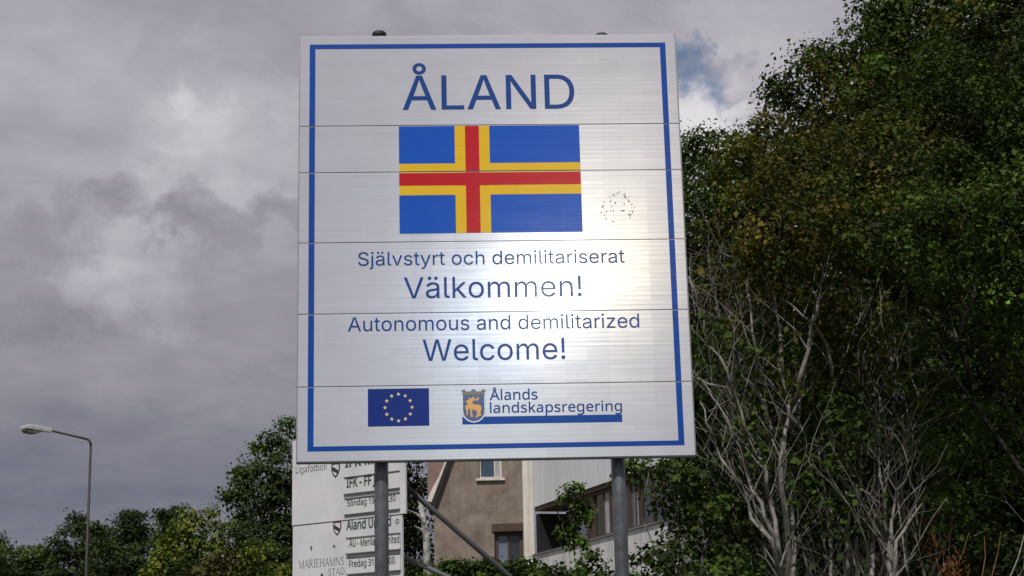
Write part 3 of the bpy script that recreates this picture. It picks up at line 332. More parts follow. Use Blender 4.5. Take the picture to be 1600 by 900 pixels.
# ------------------------------------------------------------------ ground
m_grass = mat('grass', (.055, .085, .025), .9, vscale=.4, col2=(.07, .065, .03), bump=.05, bscale=8)
me = bpy.data.meshes.new('ground')
gx = np.linspace(-1, 1, 61); gx = np.sign(gx)*np.abs(gx)**2.2*900
V = [(x, y, .25*math.sin(x*.05)*math.cos(y*.04)-.25) for y in gx for x in gx]
me.from_pydata(V, [], [(i*61+j, i*61+j+1, i*61+61+j+1, i*61+61+j) for i in range(60) for j in range(60)]); me.materials.append(m_grass)
tag(link('ground', me), kind='structure')

# ------------------------------------------------------------------ welcome sign
SG = Frame((-1.09325, 8.26509, 2.74556), R(-2.72197))
SG.d = Vector((math.cos(R(2.72197)), math.sin(R(2.72197)), 0)); SG.n = Vector((math.sin(R(2.72197)), -math.cos(R(2.72197)), 0))
SW, SH = 2.0, 2.27
white = sign_mat('sign_white', (.455, .456, .535), 1.0)
blue = sign_mat('sign_blue', (.003, .062, .35), .07)
ink = sign_mat('sign_ink', (.006, .055, .27), .07)
yellow = sign_mat('sign_yellow', (.80, .50, .012), .07)
red = sign_mat('sign_red', (.52, .003, .014), .07)
flagblue = sign_mat('sign_flag_blue', (.0, .085, .52), .07)
eublue = sign_mat('sign_deep_blue', (.004, .025, .22), .07)
gold = sign_mat('sign_gold', (.72, .36, .05), .3)
cream = sign_mat('sign_cream', (.8, .68, .30), .3)
greyp = sign_mat('sign_grey', (.12, .12, .12), .3)
alu = mat('aluminium_trim', (.45, .45, .47), .45, .8, vscale=20)
darkedge = mat('panel_back', (.10, .10, .11), .5, .6)
galv = mat('galvanised_steel', (.19, .205, .235), .42, .5, spec=.5, vscale=22, col2=(.10, .108, .122), streak=.3, sscale=9, bump=.0006, bscale=60)
galv_d = mat('dark_rubber', (.012, .012, .012), .6)

sign = root('welcome_sign', SG.p(1, -SG.o.z, -.08), 'large white welcome sign with blue border and blue yellow red cross flag on two posts', 'sign')
J = [0, .3785, .7545, 1.131, 1.51, 1.7655, SH]
panels = []
for i in range(6):
    gap = .0017
    mb = SG.box(MB(), 0, SW, J[i]+(gap if i else 0), J[i+1]-(gap if i < 5 else 0), -.028, 0)
    panels.append(mb.build('panel', white, sign, bevel=.0018))
SG.box(MB(), .004, SW-.004, .006, SH-.006, -.034, -.0285).build('back_plate', darkedge, sign)
SG.box(MB(), -.004, SW+.004, -.008, -.001, -.036, .003).build('bottom_trim', darkedge, sign)
SG.box(MB(), -.005, -.001, -.001, SH, -.036, .001).build('edge_trim', alu, sign)
SG.box(MB(), SW+.001, SW+.005, -.001, SH, -.036, .001).build('edge_trim', alu, sign)
for z in (.25, 1.1, 2.0):
    SG.box(MB(), .15, SW-.15, z-.03, z+.03, -.052, -.0345).build('rail', alu, sign)
def print_rect(x0, x1, z0, z1, m, name, k=.0008):
    """flat print, cut where it runs over a joint between two panels"""
    for i in range(6):
        a, b = max(z0, J[i]+.0035), min(z1, J[i+1]-.0035)
        if b-a > .002:
            mb = MB(); mb.quad(SG.p(x0, a, k), SG.p(x1, a, k), SG.p(x1, b, k), SG.p(x0, b, k)); mb.build(name, m, panels[i])
bx0, bx1, bz0, bz1, bw = .0515, 1.9475, .0515, 2.2225, .030
print_rect(bx0, bx0+bw, bz0, bz1, blue, 'border'); print_rect(bx1-bw, bx1, bz0, bz1, blue, 'border')
print_rect(bx0+bw, bx1-bw, bz0, bz0+.0245, blue, 'border'); print_rect(bx0+bw, bx1-bw, bz1-.0255, bz1, blue, 'border')
fx0, fx1, fz0, fz1 = .5195, 1.469, 1.176, 1.761
fw_, fh_ = fx1-fx0, fz1-fz0
xs = [fx0+fw_*q for q in (0, 8/26, 9.5/26, 11.5/26, 13/26, 1)]; zs = [fz0+fh_*q for q in (0, 6/17, 7.5/17, 9.5/17, 11/17, 1)]
for (a, b) in ((0, 1), (4, 5)):
    for (c, d_) in ((0, 1), (4, 5)): print_rect(xs[a], xs[b], zs[c], zs[d_], flagblue, 'flag_field')
print_rect(xs[1], xs[2], fz0, fz1, yellow, 'flag_fimbriation'); print_rect(xs[3], xs[4], fz0, fz1, yellow, 'flag_fimbriation')
print_rect(xs[2], xs[3], fz0, fz1, red, 'flag_cross')
for (a, b) in ((0, 1), (4, 5)):
    print_rect(xs[a], xs[b], zs[1], zs[2], yellow, 'flag_fimbriation'); print_rect(xs[a], xs[b], zs[3], zs[4], yellow, 'flag_fimbriation')
    print_rect(xs[a], xs[b], zs[2], zs[3], red, 'flag_cross')
for a, b in ((1, 2), (3, 4)): print_rect(xs[a], xs[b], zs[2], zs[3], red, 'flag_cross', .0014)
lettering(SG, 'ÅLAND', .541, 1.450, 1.8535, .190, .001, ink, panels[5], bold=2)
lettering(SG, 'Självstyrt och demilitariserat', .305, 1.682, 1.0075, .0715, .001, ink, panels[2], bold=0)
lettering(SG, 'Välkommen!', .539, 1.453, .8325, .110, .001, ink, panels[2], bold=0)
lettering(SG, 'Autonomous and demilitarized', .253, 1.744, .663, .0735, .001, ink, panels[1], bold=0)
lettering(SG, 'Welcome!', .632, 1.358, .5045, .110, .001, ink, panels[1], bold=0)
lettering(SG, 'Ålands', .968, 1.211, .298, .052, .001, ink, panels[0], font='NotoS', bold=6)
lettering(SG, 'landskapsregering', .968, 1.638, .2325, .051, .001, ink, panels[0], font='NotoS', bold=6)
# EU flag
print_rect(.3535, .6615, .1725, .3635, eublue, 'flag_field')
mb = MB()
for i in range(12):
    a = i*math.pi/6; cx, cz = .5075+.068*math.sin(a), .267+.068*math.cos(a)
    pts = [(cx+(.0105 if q % 2 == 0 else .0046)*math.sin(q*math.pi/5), cz+(.0105 if q % 2 == 0 else .0046)*math.cos(q*math.pi/5)) for q in range(10)]
    for q in range(10):
        n = len(mb.v); mb.v += [tuple(SG.p(cx, cz, .0018)), tuple(SG.p(*pts[q], .0018)), tuple(SG.p(*pts[(q+1) % 10], .0018))]; mb.f.append((n, n+2, n+1))
mb.build('flag_star', cream, panels[0])
# government logo: bar, shield with stag, crown
def poly(pts, m, name, k, parent=None, fr=SG):
    vs = []; fs = []; fill([pts], vs, fs, lambda a, b: fr.p(a, b, k))
    me = bpy.data.meshes.new(name); me.from_pydata(vs, [], fs); me.materials.append(m); me.update()
    if me.polygons and me.polygons[0].normal.dot(fr.n) < 0: me.flip_normals()
    return link(name, me, parent or panels[0])
print_rect(.828, 1.637, .1755, .2135, blue, 'logo_bar')
def shield(cx, top, bot, w):
    h = top-bot; P = [(cx-w, top), (cx+w, top), (cx+w, bot+h*.42)]
    for i in range(1, 12): a = i*math.pi/12; P.append((cx+w*math.cos(a), bot+h*.42-h*.42*math.sin(a)))
    P.append((cx-w, bot+h*.42)); return P
scx = .8865
poly(shield(scx, .325, .184, .060), white, 'shield_rim', .0014)
poly(shield(scx, .322, .1915, .0535), sign_mat('shield_ink', (.02, .03, .10), .3), 'shield_line', .002)
poly(shield(scx, .320, .194, .0505), sign_mat('shield_blue', (.035, .06, .20), .3), 'shield_field', .0026)
stag = [(-.040, -.040), (-.036, -.022), (-.044, -.004), (-.040, .010), (-.030, .012), (-.034, .022), (-.042, .028), (-.034, .034), (-.022, .040), (-.026, .052), (-.018, .044), (-.010, .046), (.006, .056), (.000, .044), (.012, .040), (.026, .050), (.030, .042), (.018, .032), (.006, .034), (-.004, .030), (-.008, .020), (.006, .012), (.026, .012), (.038, .004), (.040, -.012), (.034, -.026), (.038, -.044), (.026, -.050), (.022, -.036), (.020, -.052), (.008, -.054), (.014, -.040), (.018, -.024), (.004, -.014), (-.010, -.014), (-.008, -.034), (-.004, -.050), (-.014, -.052), (-.018, -.036), (-.018, -.014), (-.026, -.008), (-.030, -.020), (-.030, -.040)]
poly([(scx+x*.98, .263+y) for x, y in stag], gold, 'stag', .0032)
crown = [(-.055, 0), (-.055, .020), (-.062, .040), (-.052, .034), (-.046, .044), (-.040, .028), (-.020, .026), (-.010, .030), (-.006, .044), (0, .038), (.006, .044), (.010, .030), (.020, .026), (.040, .028), (.046, .044), (.052, .034), (.062, .040), (.055, .020), (.055, 0)]
poly([(scx+x, .321+y*.82) for x, y in crown], greyp, 'crown_emblem', .0032)
rd = random.Random(3)
mb = MB()
for i in range(6):
    x = scx-.045+i*.018; SG_p = [SG.p(x-.004, .327, .004), SG.p(x+.004, .327, .004), SG.p(x+.004, .336, .004), SG.p(x-.004, .336, .004)]; mb.quad(*SG_p)
mb.build('crown_jewel', sign_mat('crown_gold', (.35, .22, .10), .2), panels[0])
# flecks of old sticker glue
mb = MB()
for i in range(46):
    a = rd.uniform(-.5, 3.9) if rd.random() < .8 else rd.uniform(0, 6.28); q = rd.gauss(.078, .007) if rd.random() < .75 else rd.uniform(.02, .075)
    x, z = 1.652+q*math.cos(a), 1.300+q*math.sin(a)*1.08
    w_, h_ = rd.uniform(.001, .005), rd.uniform(.001, .003); t = rd.uniform(0, 3)
    c, s_ = math.cos(t), math.sin(t)
    mb.quad(*[SG.p(x+a_*c*w_-b_*s_*h_, z+a_*s_*w_+b_*c*h_, .0012) for a_, b_ in ((-1, -1), (1, -1), (1, 1), (-1, 1))])
mb.build('glue_residue', mat('glue', (.27, .24, .24), .8), panels[3], kind='stuff')
# posts, caps and clamps behind the panels
for ux, pzt in ((.4165, 2.335), (1.6165, 2.315)):
    b = SG.p(ux, 0, -.092)
    mb = MB(); mb.tube([(b.x, b.y, -.3), (b.x, b.y, SG.o.z+pzt-.03)], .0355, 20)
    post = mb.build('post', galv, sign, smooth=True)
    mb = MB(); mb.lathe((b.x, b.y, SG.o.z+pzt-.045), [(.0385, 0), (.0395, .02), (.038, .032), (.028, .040), (.01, .043)], 20)
    mb.build('post_cap', galv_d, post, smooth=True)
    for z in (.25, 1.1, 2.0):
        mb = MB(); SG.box(mb, ux-.055, ux+.055, z-.02, z+.02, -.060, -.0525); SG.box(mb, ux-.055, ux+.055, z-.02, z+.02, -.140, -.132)
        for q in (-.046, .046): SG.box(mb, ux+q-.006, ux+q+.006, z-.006, z+.006, -.1315, -.0605)
        mb.build('clamp', galv, sign)

# ------------------------------------------------------------------ fixture board behind the sign
BD = Frame(at(456, 822, 13), R(36.5))
def bl(px, py): return BD.uv(px, py)
paper = mat('board_white', (.70, .69, .74), .5, vscale=3, var=.11, bump=.0015, bscale=7)
paper2 = mat('board_strip', (.68, .67, .70), .5, vscale=5, var=.08)
bink = mat('board_ink', (.06, .06, .07), .6); bgreen = mat('board_green_ink', (.03, .085, .06), .6); bgrey = mat('board_grey_ink', (.19, .19, .20), .6)
bcrest = mat('crest_red', (.16, .05, .05), .6); bcrest2 = mat('crest_dark', (.05, .05, .06), .6)
BW = bl(633.5, 797)[0]; BWl = bl(627, 797)[0]
ztop = bl(456, 690)[1]; zbot = bl(634, 897)[1]
board = root('fixture_board', Vector((BD.p(BW/2, 0).x, BD.p(BW/2, 0).y, 0)), 'white football fixture board with printed match strips standing behind the big sign', 'notice board')
up_pts = [(0, .003), (BW, .003), (BW, ztop), (0, ztop)]
BD.plate(MB(), up_pts, -.02, 0).build('panel', paper, board, bevel=.002)
BD.plate(MB(), [(.004, zbot-.03), (BWl, zbot-.03), (BWl, -.003), (.004, -.003)], -.026, -.006).build('panel', paper, board, bevel=.002)
sx0 = bl(538, 770)[0]
rows = []   # (pixel of left baseline, text, px left, px right, cap px, material, framed)
def line(px0, py0, px1, py1, cap, text, m, bold=14, k=.004, font='NotoS'):
    a = BD.uv(px0, py0, k); b = BD.uv(px1, py1, k); c = BD.uv(px0, py0-cap, k)
    z = (a[1]+b[1])/2
    lettering(BD, text, a[0], b[0], z, c[1]-a[1], k, m, board, font=font, bold=bold)
    return z, c[1]-a[1]
def strip(pxl, pyl, hpx, k=.004):
    """a printed strip held between two thin rails; pxl,pyl = lower left corner"""
    x, z = BD.uv(pxl, pyl, 0); h = BD.uv(pxl, pyl-hpx, 0)[1]-z
    xr = BWl-.012
    BD.box(MB(), x, xr, z+.006, z+h-.006, -.001, .003).build('match_strip', paper2, board)
    BD.box(MB(), x-.003, xr+.002, z-.003, z+.005, -.001, .014).build('strip_rail', bgrey, board)
    BD.box(MB(), x-.003, xr+.002, z+h-.005, z+h+.001, -.001, .010).build('strip_rail', bgrey, board)
strip(538.5, 773, 27); strip(539.5, 805, 26); strip(541.5, 866, 25.5); strip(543, 898, 27)
line(539, 734.5, 632, 714, 13, 'IFK Mhamn', bink, 26, k=.0012)
line(541.5, 764.5, 605, 751.3, 14.5, 'IFK - FF Jaro', bink, 26, k=.0042)
line(542.5, 794, 618, 780, 9.5, 'Söndag 19.7 18.30', bink, 12, k=.0042)
line(541, 832, 611, 817.5, 14.5, 'Åland United', bgreen, 22, k=-.0048)
line(618, 819, 623.5, 818, 10, 'o', bgreen, 10, k=-.0048)
line(545.5, 858, 624, 844.5, 11, 'ÅU - Merilappi United', bink, 14, k=.0042)
line(545.5, 890, 617, 877, 10.5, 'Fredag 31.7 18.00', bink, 12, k=.0042)
line(462, 742, 510, 731.5, 10.5, 'Ligafotboll', bgrey, 4, k=.0012)
line(467, 891, 537, 880, 12.5, 'MARIEHAMNS', bgrey, 0, k=-.0048, font='serif')
line(513, 901, 538, 896, 11, 'STAD', bgrey, 0, k=-.0048, font='serif')
def crest(px, py, w, h, m, m2):
    x, z = BD.uv(px, py, .003)
    hh = BD.uv(px, py-h, .003)[1]-z; ww = BD.uv(px+w, py, .003)[0]-x
    sh = lambda s_: [(x+ww/2+(p[0])*ww*s_/2, z+hh/2+p[1]*hh*s_/2) for p in ((-1, 1), (-.5, .85), (0, 1), (.5, .85), (1, 1), (.95, 0), (.6, -.6), (0, -1), (-.6, -.6), (-.95, 0))]
    k = .001 if py < 800 else -.005
    poly(sh(1), m, 'crest', k, board, BD); poly(sh(.72), paper, 'crest', k+.001, board, BD)
    poly([(x+ww*.2, z+hh*.75), (x+ww*.85, z+hh*.45), (x+ww*.75, z+hh*.25), (x+ww*.12, z+hh*.5)], m2, 'crest', k+.002, board, BD)
crest(517, 748, 14, 25, bcrest2, bcrest2); crest(519, 838, 13.5, 24, bcrest, bcrest2)
for px, py, w, h in ((485, 858, 2.5, 4), (520, 853.5, 4, 1.6)):
    x, z = BD.uv(px, py, .002); BD.box(MB(), x, x+w*.0052, z, z+h*.0052, 0, .003).build('fleck', bink, board)
# small emblem beside the town's name
x, z = BD.uv(501, 901, .002); BD.box(MB(), x, x+.02, z-.02, z+.022, 0, .003).build('emblem', bcrest2, board)
for s_ in (.12, BW-.12):
    q = BD.p(s_, 0, -.06); mb = MB(); mb.tube([(q.x, q.y, -.3), (q.x, q.y, BD.o.z+ztop-.08)], .024, 12); mb.build('post', galv, board, smooth=True)
def brace(p0, Y0, p1, Y1, r_, m):
    a = at(*p0, Y0); b = at(*p1, Y1); d = b-a; e = a+d*((a.z+.25)/-d.z) if d.z < 0 else b
    mb = MB(); mb.tube([a, e], r_, 12); mb.build('brace', m, board, smooth=True)
brace((634, 760), 12.62, (800, 904), 13.4, .021, mat('dark_steel', (.06, .062, .07), .6, .3))
brace((626, 868), 12.62, (708, 906), 13.2, .020, mat('pale_steel', (.20, .20, .21), .5, .3))

# ------------------------------------------------------------------ street lamp
LP = at(138.5, 790, 36)
lamp = root('street_lamp', (LP.x, LP.y, -.2), 'tall thin grey street lamp with a white head reaching left over the trees', 'street lamp')
A = at(140.5, 684, 36); top = Vector((LP.x, LP.y, A.z-.06)); hd = at(78, 672.5, 35.7)
m_pole = mat('lamp_pole', (.05, .045, .042), .6, .3); m_head = mat('lamp_head', (.62, .62, .62), .4, vscale=3)
mb = MB(); mb.tube([(LP.x, LP.y, -.3), (LP.x, LP.y, 3.2), top-Vector((0, 0, .12))], [.042, .034, .026], 10); mb.build('pole', m_pole, lamp, smooth=True)
mb = MB(); mb.tube([top-Vector((0, 0, .121)), top-Vector((.01, 0, .05)), top+Vector((-.05, 0, .015)), top+Vector((-.14, -.02, .045)), hd], [.0265, .0265, .026, .025, .024], 10); mb.build('arm', m_pole, lamp, smooth=True)
d = (at(36, 668.5, 35.2)-hd); L = d.length; d.normalize(); sd = Vector((d.y, -d.x, 0)).normalized(); upv = sd.cross(d)*-1
if upv.z < 0: upv = -upv
def ring(t, w, zt, zb): 
    c = hd+d*t; return [c+sd*w*a+upv*(zt if b > 0 else zb) for a, b in ((-.8, 1), (.8, 1), (1, .5), (1, -1), (-1, -1), (-1, .5))]
def loft(rings, name, m, parent):
    mb = MB(); k = len(rings[0])
    for rg in rings: mb.v += [tuple(p) for p in rg]
    for i in range(len(rings)-1):
        for j in range(k): mb.f.append((i*k+j, i*k+(j+1) % k, (i+1)*k+(j+1) % k, (i+1)*k+j))
    mb.f.append(tuple(range(k))[::-1]); mb.f.append(tuple((len(rings)-1)*k+j for j in range(k)))
    return mb.build(name, m, parent, bevel=.008)
def rg2(t, w, zt, zb):
    c = hd+d*t; zm = (zt*.6+zb*.4)
    return [c+sd*(-w*.94)+upv*zt, c+sd*(w*.94)+upv*zt, c+sd*w+upv*zm, c+sd*w+upv*zb, c-sd*w+upv*zb, c-sd*w+upv*zm]
head = loft([rg2(-.03, .05, .05, -.04), rg2(L*.40, .07, .06, -.045), rg2(L*.42, .11, .075, -.04), rg2(L*.85, .13, .075, -.03), rg2(L, .11, .05, -.02)], 'lamp_head', m_head, lamp)
loft([rg2(L*.44, .10, -.041, -.08), rg2(L*.58, .11, -.035, -.115), rg2(L*.88, .11, -.03, -.10), rg2(L*.98, .09, -.021, -.06)], 'glass_cover', mat('lamp_glass', (.16, .16, .15), .2, spec=.6), head)

# ------------------------------------------------------------------ building
YB = 40
plaster = mat('beige_plaster', (.31, .255, .215), .85, vscale=2.6, col2=(.15, .112, .09), bump=.014, bscale=16, streak=.18)
pink = mat('pink_plaster', (.27, .17, .15), .85, vscale=2, col2=(.20, .13, .115))
wht = mat('white_paint', (.74, .72, .67), .7, vscale=1.4, col2=(.58, .52, .44), streak=.3)
wht2 = mat('white_cladding', (.76, .76, .80), .55, vscale=.8, col2=(.66, .66, .70))
band = mat('sill_band', (.76, .75, .76), .7, vscale=1.2, col2=(.62, .61, .61), streak=.3)
brown = mat('brown_wood', (.085, .05, .038), .6, vscale=8)
dark = mat('dark_edge', (.015, .014, .014), .7)
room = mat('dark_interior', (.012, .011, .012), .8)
curtain = mat('curtain', (.42, .42, .45), .8)
def glass(name, c):
    M = mat(name, c, .04, 0, .9, var=.1, vscale=1.2); return M
gl_b = glass('window_glass_blue', (.05, .085, .13)); gl_d = glass('window_glass_dark', (.03, .04, .048))
gl_p = glass('window_glass_pale', (.15, .19, .26))
FB = Frame(at(826, 800, YB), 0)
FB.o.z = 0
def fb(px, py, k=0): return FB.uv(px, py, k)
house = root('plastered_building', (FB.o.x-1, YB, 0), 'beige plastered building with white corner pillar and white clad wing beyond the sign', 'building')
x0 = fb(679, 880)[0]; xe, ze = fb(678, 792); xv, zv = fb(703, 722); xr = fb(817, 800)[0]
slope = (zv-ze)/(xv-xe); ztopw = zv+1.5; xtop = xv+(ztopw-zv)/slope
wb = fb(748.5, 747.5); wt = fb(783, 700); w1 = (wb[0], wt[0], wb[1], wb[1]+1.05)
wb2 = fb(773, 872); wt2 = fb(817, 819.5); w2 = (wb2[0], xr, wt2[1]-1.5, wt2[1])
# wall built as blocks round the two window openings
def wb_(x0_, x1_, z0_, z1_): FB.box(mbw, x0_, x1_, z0_, z1_, -.35, 0)
mbw = MB()
xA = w1[0]; xB = w1[1]; xC = w2[0]
FB.plate(mbw, [(x0, -.3), (xA, -.3), (xA, ztopw), (xtop, ztopw), (xv, zv), (xe, ze)], -.35, 0)
wb_(xA, xB, -.3, w1[2]) if xC > xB else None
mbw2 = mbw
if xC <= xB:
    FB.box(mbw, xA, xC, -.3, w1[2], -.35, 0); FB.box(mbw, xC, xB, -.3, w2[2], -.35, 0); FB.box(mbw, xC, xB, w2[3], w1[2], -.35, 0)
    FB.box(mbw, xB, xr, -.3, w2[2], -.35, 0); FB.box(mbw, xB, xr, w2[3], ztopw, -.35, 0)
else:
    FB.box(mbw, xB, xC, -.3, ztopw, -.35, 0); FB.box(mbw, xC, xr, -.3, w2[2], -.35, 0); FB.box(mbw, xC, xr, w2[3], ztopw, -.35, 0)
FB.box(mbw, xA, xB, w1[3], ztopw, -.35, 0)
wall = mbw.build('wall', plaster, house)
def win(fr, x0, x1, z0, z1, m_frame, panes, fw_=.05, depth=-.14, sill=None, parent=None):
    """frame, mullions between the panes, sill; panes = [(share, material)]"""
    mb = MB(); fr.box(mb, x0, x1, z1-fw_, z1, depth-.05, depth+.03); fr.box(mb, x0, x1, z0, z0+fw_, depth-.05, depth+.03)
    fr.box(mb, x0, x0+fw_, z0+fw_, z1-fw_, depth-.05, depth+.03); fr.box(mb, x1-fw_, x1, z0+fw_, z1-fw_, depth-.05, depth+.03)
    w = mb.build('window_frame', m_frame, parent or house); x = x0+fw_; tot = x1-x0-2*fw_
    for i, (sh, m) in enumerate(panes):
        xx = x+sh*tot; e = xx-(.04 if i < len(panes)-1 else 0)
        fr.box(MB(), x, e, z0+fw_, z1-fw_, depth-.02, depth-.01).build('pane', m, w)
        if i < len(panes)-1: fr.box(MB(), e, xx, z0+fw_, z1-fw_, depth-.05, depth+.02).build('mullion', m_frame, w)
        x = xx
    if sill: fr.box(MB(), x0-.07, x1+.07, z0-.06, z0-.004, -.10, .07).build('sill', sill, w)
    return w
win(FB, w1[0], w1[1], w1[2], w1[3], wht, [(.78, gl_b), (.22, curtain)], .045, sill=wht)
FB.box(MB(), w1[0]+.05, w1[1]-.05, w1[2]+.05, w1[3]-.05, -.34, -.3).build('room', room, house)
win(FB, w2[0], w2[1]-.01, w2[2], w2[3]-.16, brown, [(.52, gl_p), (.48, gl_d)], .09)
FB.box(MB(), w2[0]-.06, w2[1]-.002, w2[3]-.155, w2[3]+.03, -.20, .04).build('lintel', brown, house)
# sloping verge with a swept foot, the pink wall beyond it
def vz(py): return FB.uv(700, py)[1]
V_ = lambda px, py: FB.uv(px, py, 0)
top_x = xtop; 
c1 = [V_(703, 722), V_(690, 757), V_(678, 791)]
mbv = MB(); w_ = .07
FB.plate(mbv, [(xtop-w_, ztopw), (xtop+.05, ztopw), (xv+.03, zv), (xe+.03, ze-.02), (xe-w_*1.2, ze+.02), (xv-w_, zv)], -.4, .12)
mbv.build('verge_edge', dark, house)
P1, P2, P3, P4, P5, P6 = V_(698.5, 724), V_(688, 752), V_(676.5, 785), V_(667, 784), V_(673, 769), V_(686, 745)
FB.plate(MB(), [(xtop-.09, ztopw), P1, P2, P3, P4, P5, P6, V_(694.5, 724), (xtop-.2, ztopw)], -.3, .10).build('verge_board', wht, house)
FB.box(MB(), V_(667, 770)[0], xtop+1, V_(667, 795)[1], ztopw-.1, -1.6, -.45).build('side_wall', pink, house)
FB.box(MB(), x0, xr, V_(667, 795)[1]-.05, V_(667, 795)[1]-.002, -.9, -.36).build('ledge', dark, house)
# white corner pillar
px0, px1 = fb(817.5, 800)[0], fb(834, 800)[0]
FB.box(MB(), px0, px1, -.3, ztopw+.2, -.4, .10).build('corner_pillar', wht, house, bevel=.01)
# wing coming towards the viewer
WA = R(71.9)
WG = Frame(at(834, 800, YB), 0); WG.o.z = 0
WG.d = Vector((math.sin(R(18.1)), -math.cos(R(18.1)), 0)); WG.n = Vector((-math.cos(R(18.1)), -math.sin(R(18.1)), 0))
WG.o = FB.p(px1+.003, 0, .06)
wz = lambda px, py, k=0: WG.uv(px, py, k)
zf = wz(836, 792)[1]; zs1 = wz(836, 869)[1]; zw1 = zs1+.12
LW = 12.0
n = 17; pw = LW/n
for i in range(n):
    WG.box(MB(), i*pw+.008, (i+1)*pw-.008, zf, zf+3.2, -.08, 0).build('cladding_panel', wht2, house)
WG.box(MB(), .002, LW, zf+.01, zf+3.15, -.30, -.085).build('wing_core', dark, house)
WG.box(MB(), .002, LW, zf-.10, zf-.003, -.8, -.03).build('soffit_edge', brown, house)
WG.box(MB(), .002, LW, -.3, zs1, -.3, .05).build('sill_band', band, house)
WG.box(MB(), .002, LW, zs1+.003, zs1+.035, -.35, .09).build('sill_cap', alu, house)
WG.box(MB(), .002, LW, zs1-1.32, zs1-1.27, .052, .07).build('drip_edge', alu, house)
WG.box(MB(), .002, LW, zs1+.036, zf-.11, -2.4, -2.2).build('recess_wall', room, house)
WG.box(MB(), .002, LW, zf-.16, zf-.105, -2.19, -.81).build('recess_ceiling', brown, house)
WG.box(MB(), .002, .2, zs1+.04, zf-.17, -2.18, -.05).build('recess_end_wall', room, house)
wins = [(907, 945), (946, 990), (992, 1019), (1020, 1052), (1053, 1090)]
z0w, z1w = zs1+.04, zf-.105
xw = [wz(p, 815, -.12)[0] for p in (903, 929, 957, 987, 1003, 1040, 1070)]
seq = [gl_p, gl_d, gl_d, gl_p, gl_d, gl_p]
for i in range(6):
    win(WG, xw[i], xw[i+1]-.02, z0w, z1w, brown, [(.62, seq[i]), (.38, gl_d if i % 2 == 0 else curtain)], .06, -.12)
a = xw[0]-.25
mb = MB(); mb.tube([WG.p(.25, z1w, -.5), WG.p(.7, z1w-.35, -.45), WG.p(1.1, z1w-.75, -.4), WG.p(1.9, zs1+.1, -.3)], .015, 6); mb.build('cable', wht, house)
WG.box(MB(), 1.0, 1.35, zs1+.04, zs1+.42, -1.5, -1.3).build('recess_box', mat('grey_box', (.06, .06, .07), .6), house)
FB.box(MB(), x0+.1, xr, ztopw+.01, ztopw+.25, -6, .25).build('roof', dark, house)
# ------------------------------------------------------------------ foliage
def leafmat(name, rough=.65, trans=.25):
    M = bpy.data.materials.new(name); M.use_nodes = True; g = NT(M.node_tree); b = g.n['Principled BSDF']
    c = g.new('ShaderNodeAttribute', attribute_name='tint').outputs['Color']
    g.put(b.inputs['Base Color'], c); b.inputs['Roughness'].default_value = rough; b.inputs['Specular IOR Level'].default_value = .12
    tr = g.new('ShaderNodeBsdfTranslucent'); g.put(tr.inputs['Color'], g.v('MULTIPLY', c, (1.2, 1.5, .7)))
    mx = g.new('ShaderNodeMixShader', i_0=trans); g.l.new(b.outputs[0], mx.inputs[1]); g.l.new(tr.outputs[0], mx.inputs[2])
    g.l.new(mx.outputs[0], g.n['Material Output'].inputs[0]); return M
LEAF = leafmat('leaf')
bark = mat('bark', (.055, .046, .038), .9, vscale=9, col2=(.022, .018, .015), bump=.01, bscale=30)
greybark = mat('grey_bark', (.33, .31, .285), .85, vscale=9, col2=(.07, .062, .055), bump=.006, bscale=50)
birch = mat('birch_bark', (.62, .60, .56), .8, vscale=7, col2=(.05, .05, .05))
PAL = dict(
    green=[(.036, .062, .010), (.050, .078, .013), (.026, .044, .008)],
    olive=[(.078, .068, .012), (.058, .062, .011), (.074, .064, .013), (.038, .054, .010), (.044, .066, .012)],
    rust=[(.070, .060, .012), (.058, .058, .012), (.046, .056, .010)],
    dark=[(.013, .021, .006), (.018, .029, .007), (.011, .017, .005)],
    bright=[(.066, .120, .018), (.048, .090, .014), (.082, .130, .022)],
    lime=[(.115, .145, .018), (.085, .115, .017), (.060, .088, .014), (.14, .145, .020)],
    mid=[(.044, .076, .016), (.058, .092, .018), (.034, .058, .013)],
    pine=[(.036, .058, .018), (.044, .066, .020), (.028, .044, .014)],
    brown=[(.048, .042, .012), (.055, .046, .014), (.036, .042, .012)])
UP = np.array([0, 0, 1.])
def mesh_np(name, V, Fq, cols, m):
    me = bpy.data.meshes.new(name); nf = len(Fq)
    me.vertices.add(len(V)); me.vertices.foreach_set('co', V.astype(np.float32).ravel())
    me.loops.add(nf*3); me.loops.foreach_set('vertex_index', Fq.astype(np.int32).ravel())
    me.polygons.add(nf); me.polygons.foreach_set('loop_start', np.arange(nf, dtype=np.int32)*3)
    me.update(calc_edges=True)
    at_ = me.color_attributes.new('tint', 'FLOAT_COLOR', 'POINT')
    c4 = np.ones((len(V), 4), np.float32); c4[:, :3] = cols; at_.data.foreach_set('color', c4.ravel())
    me.materials.append(m); return me
def norm(a): return a/np.maximum(np.linalg.norm(a, axis=1, keepdims=True), 1e-9)
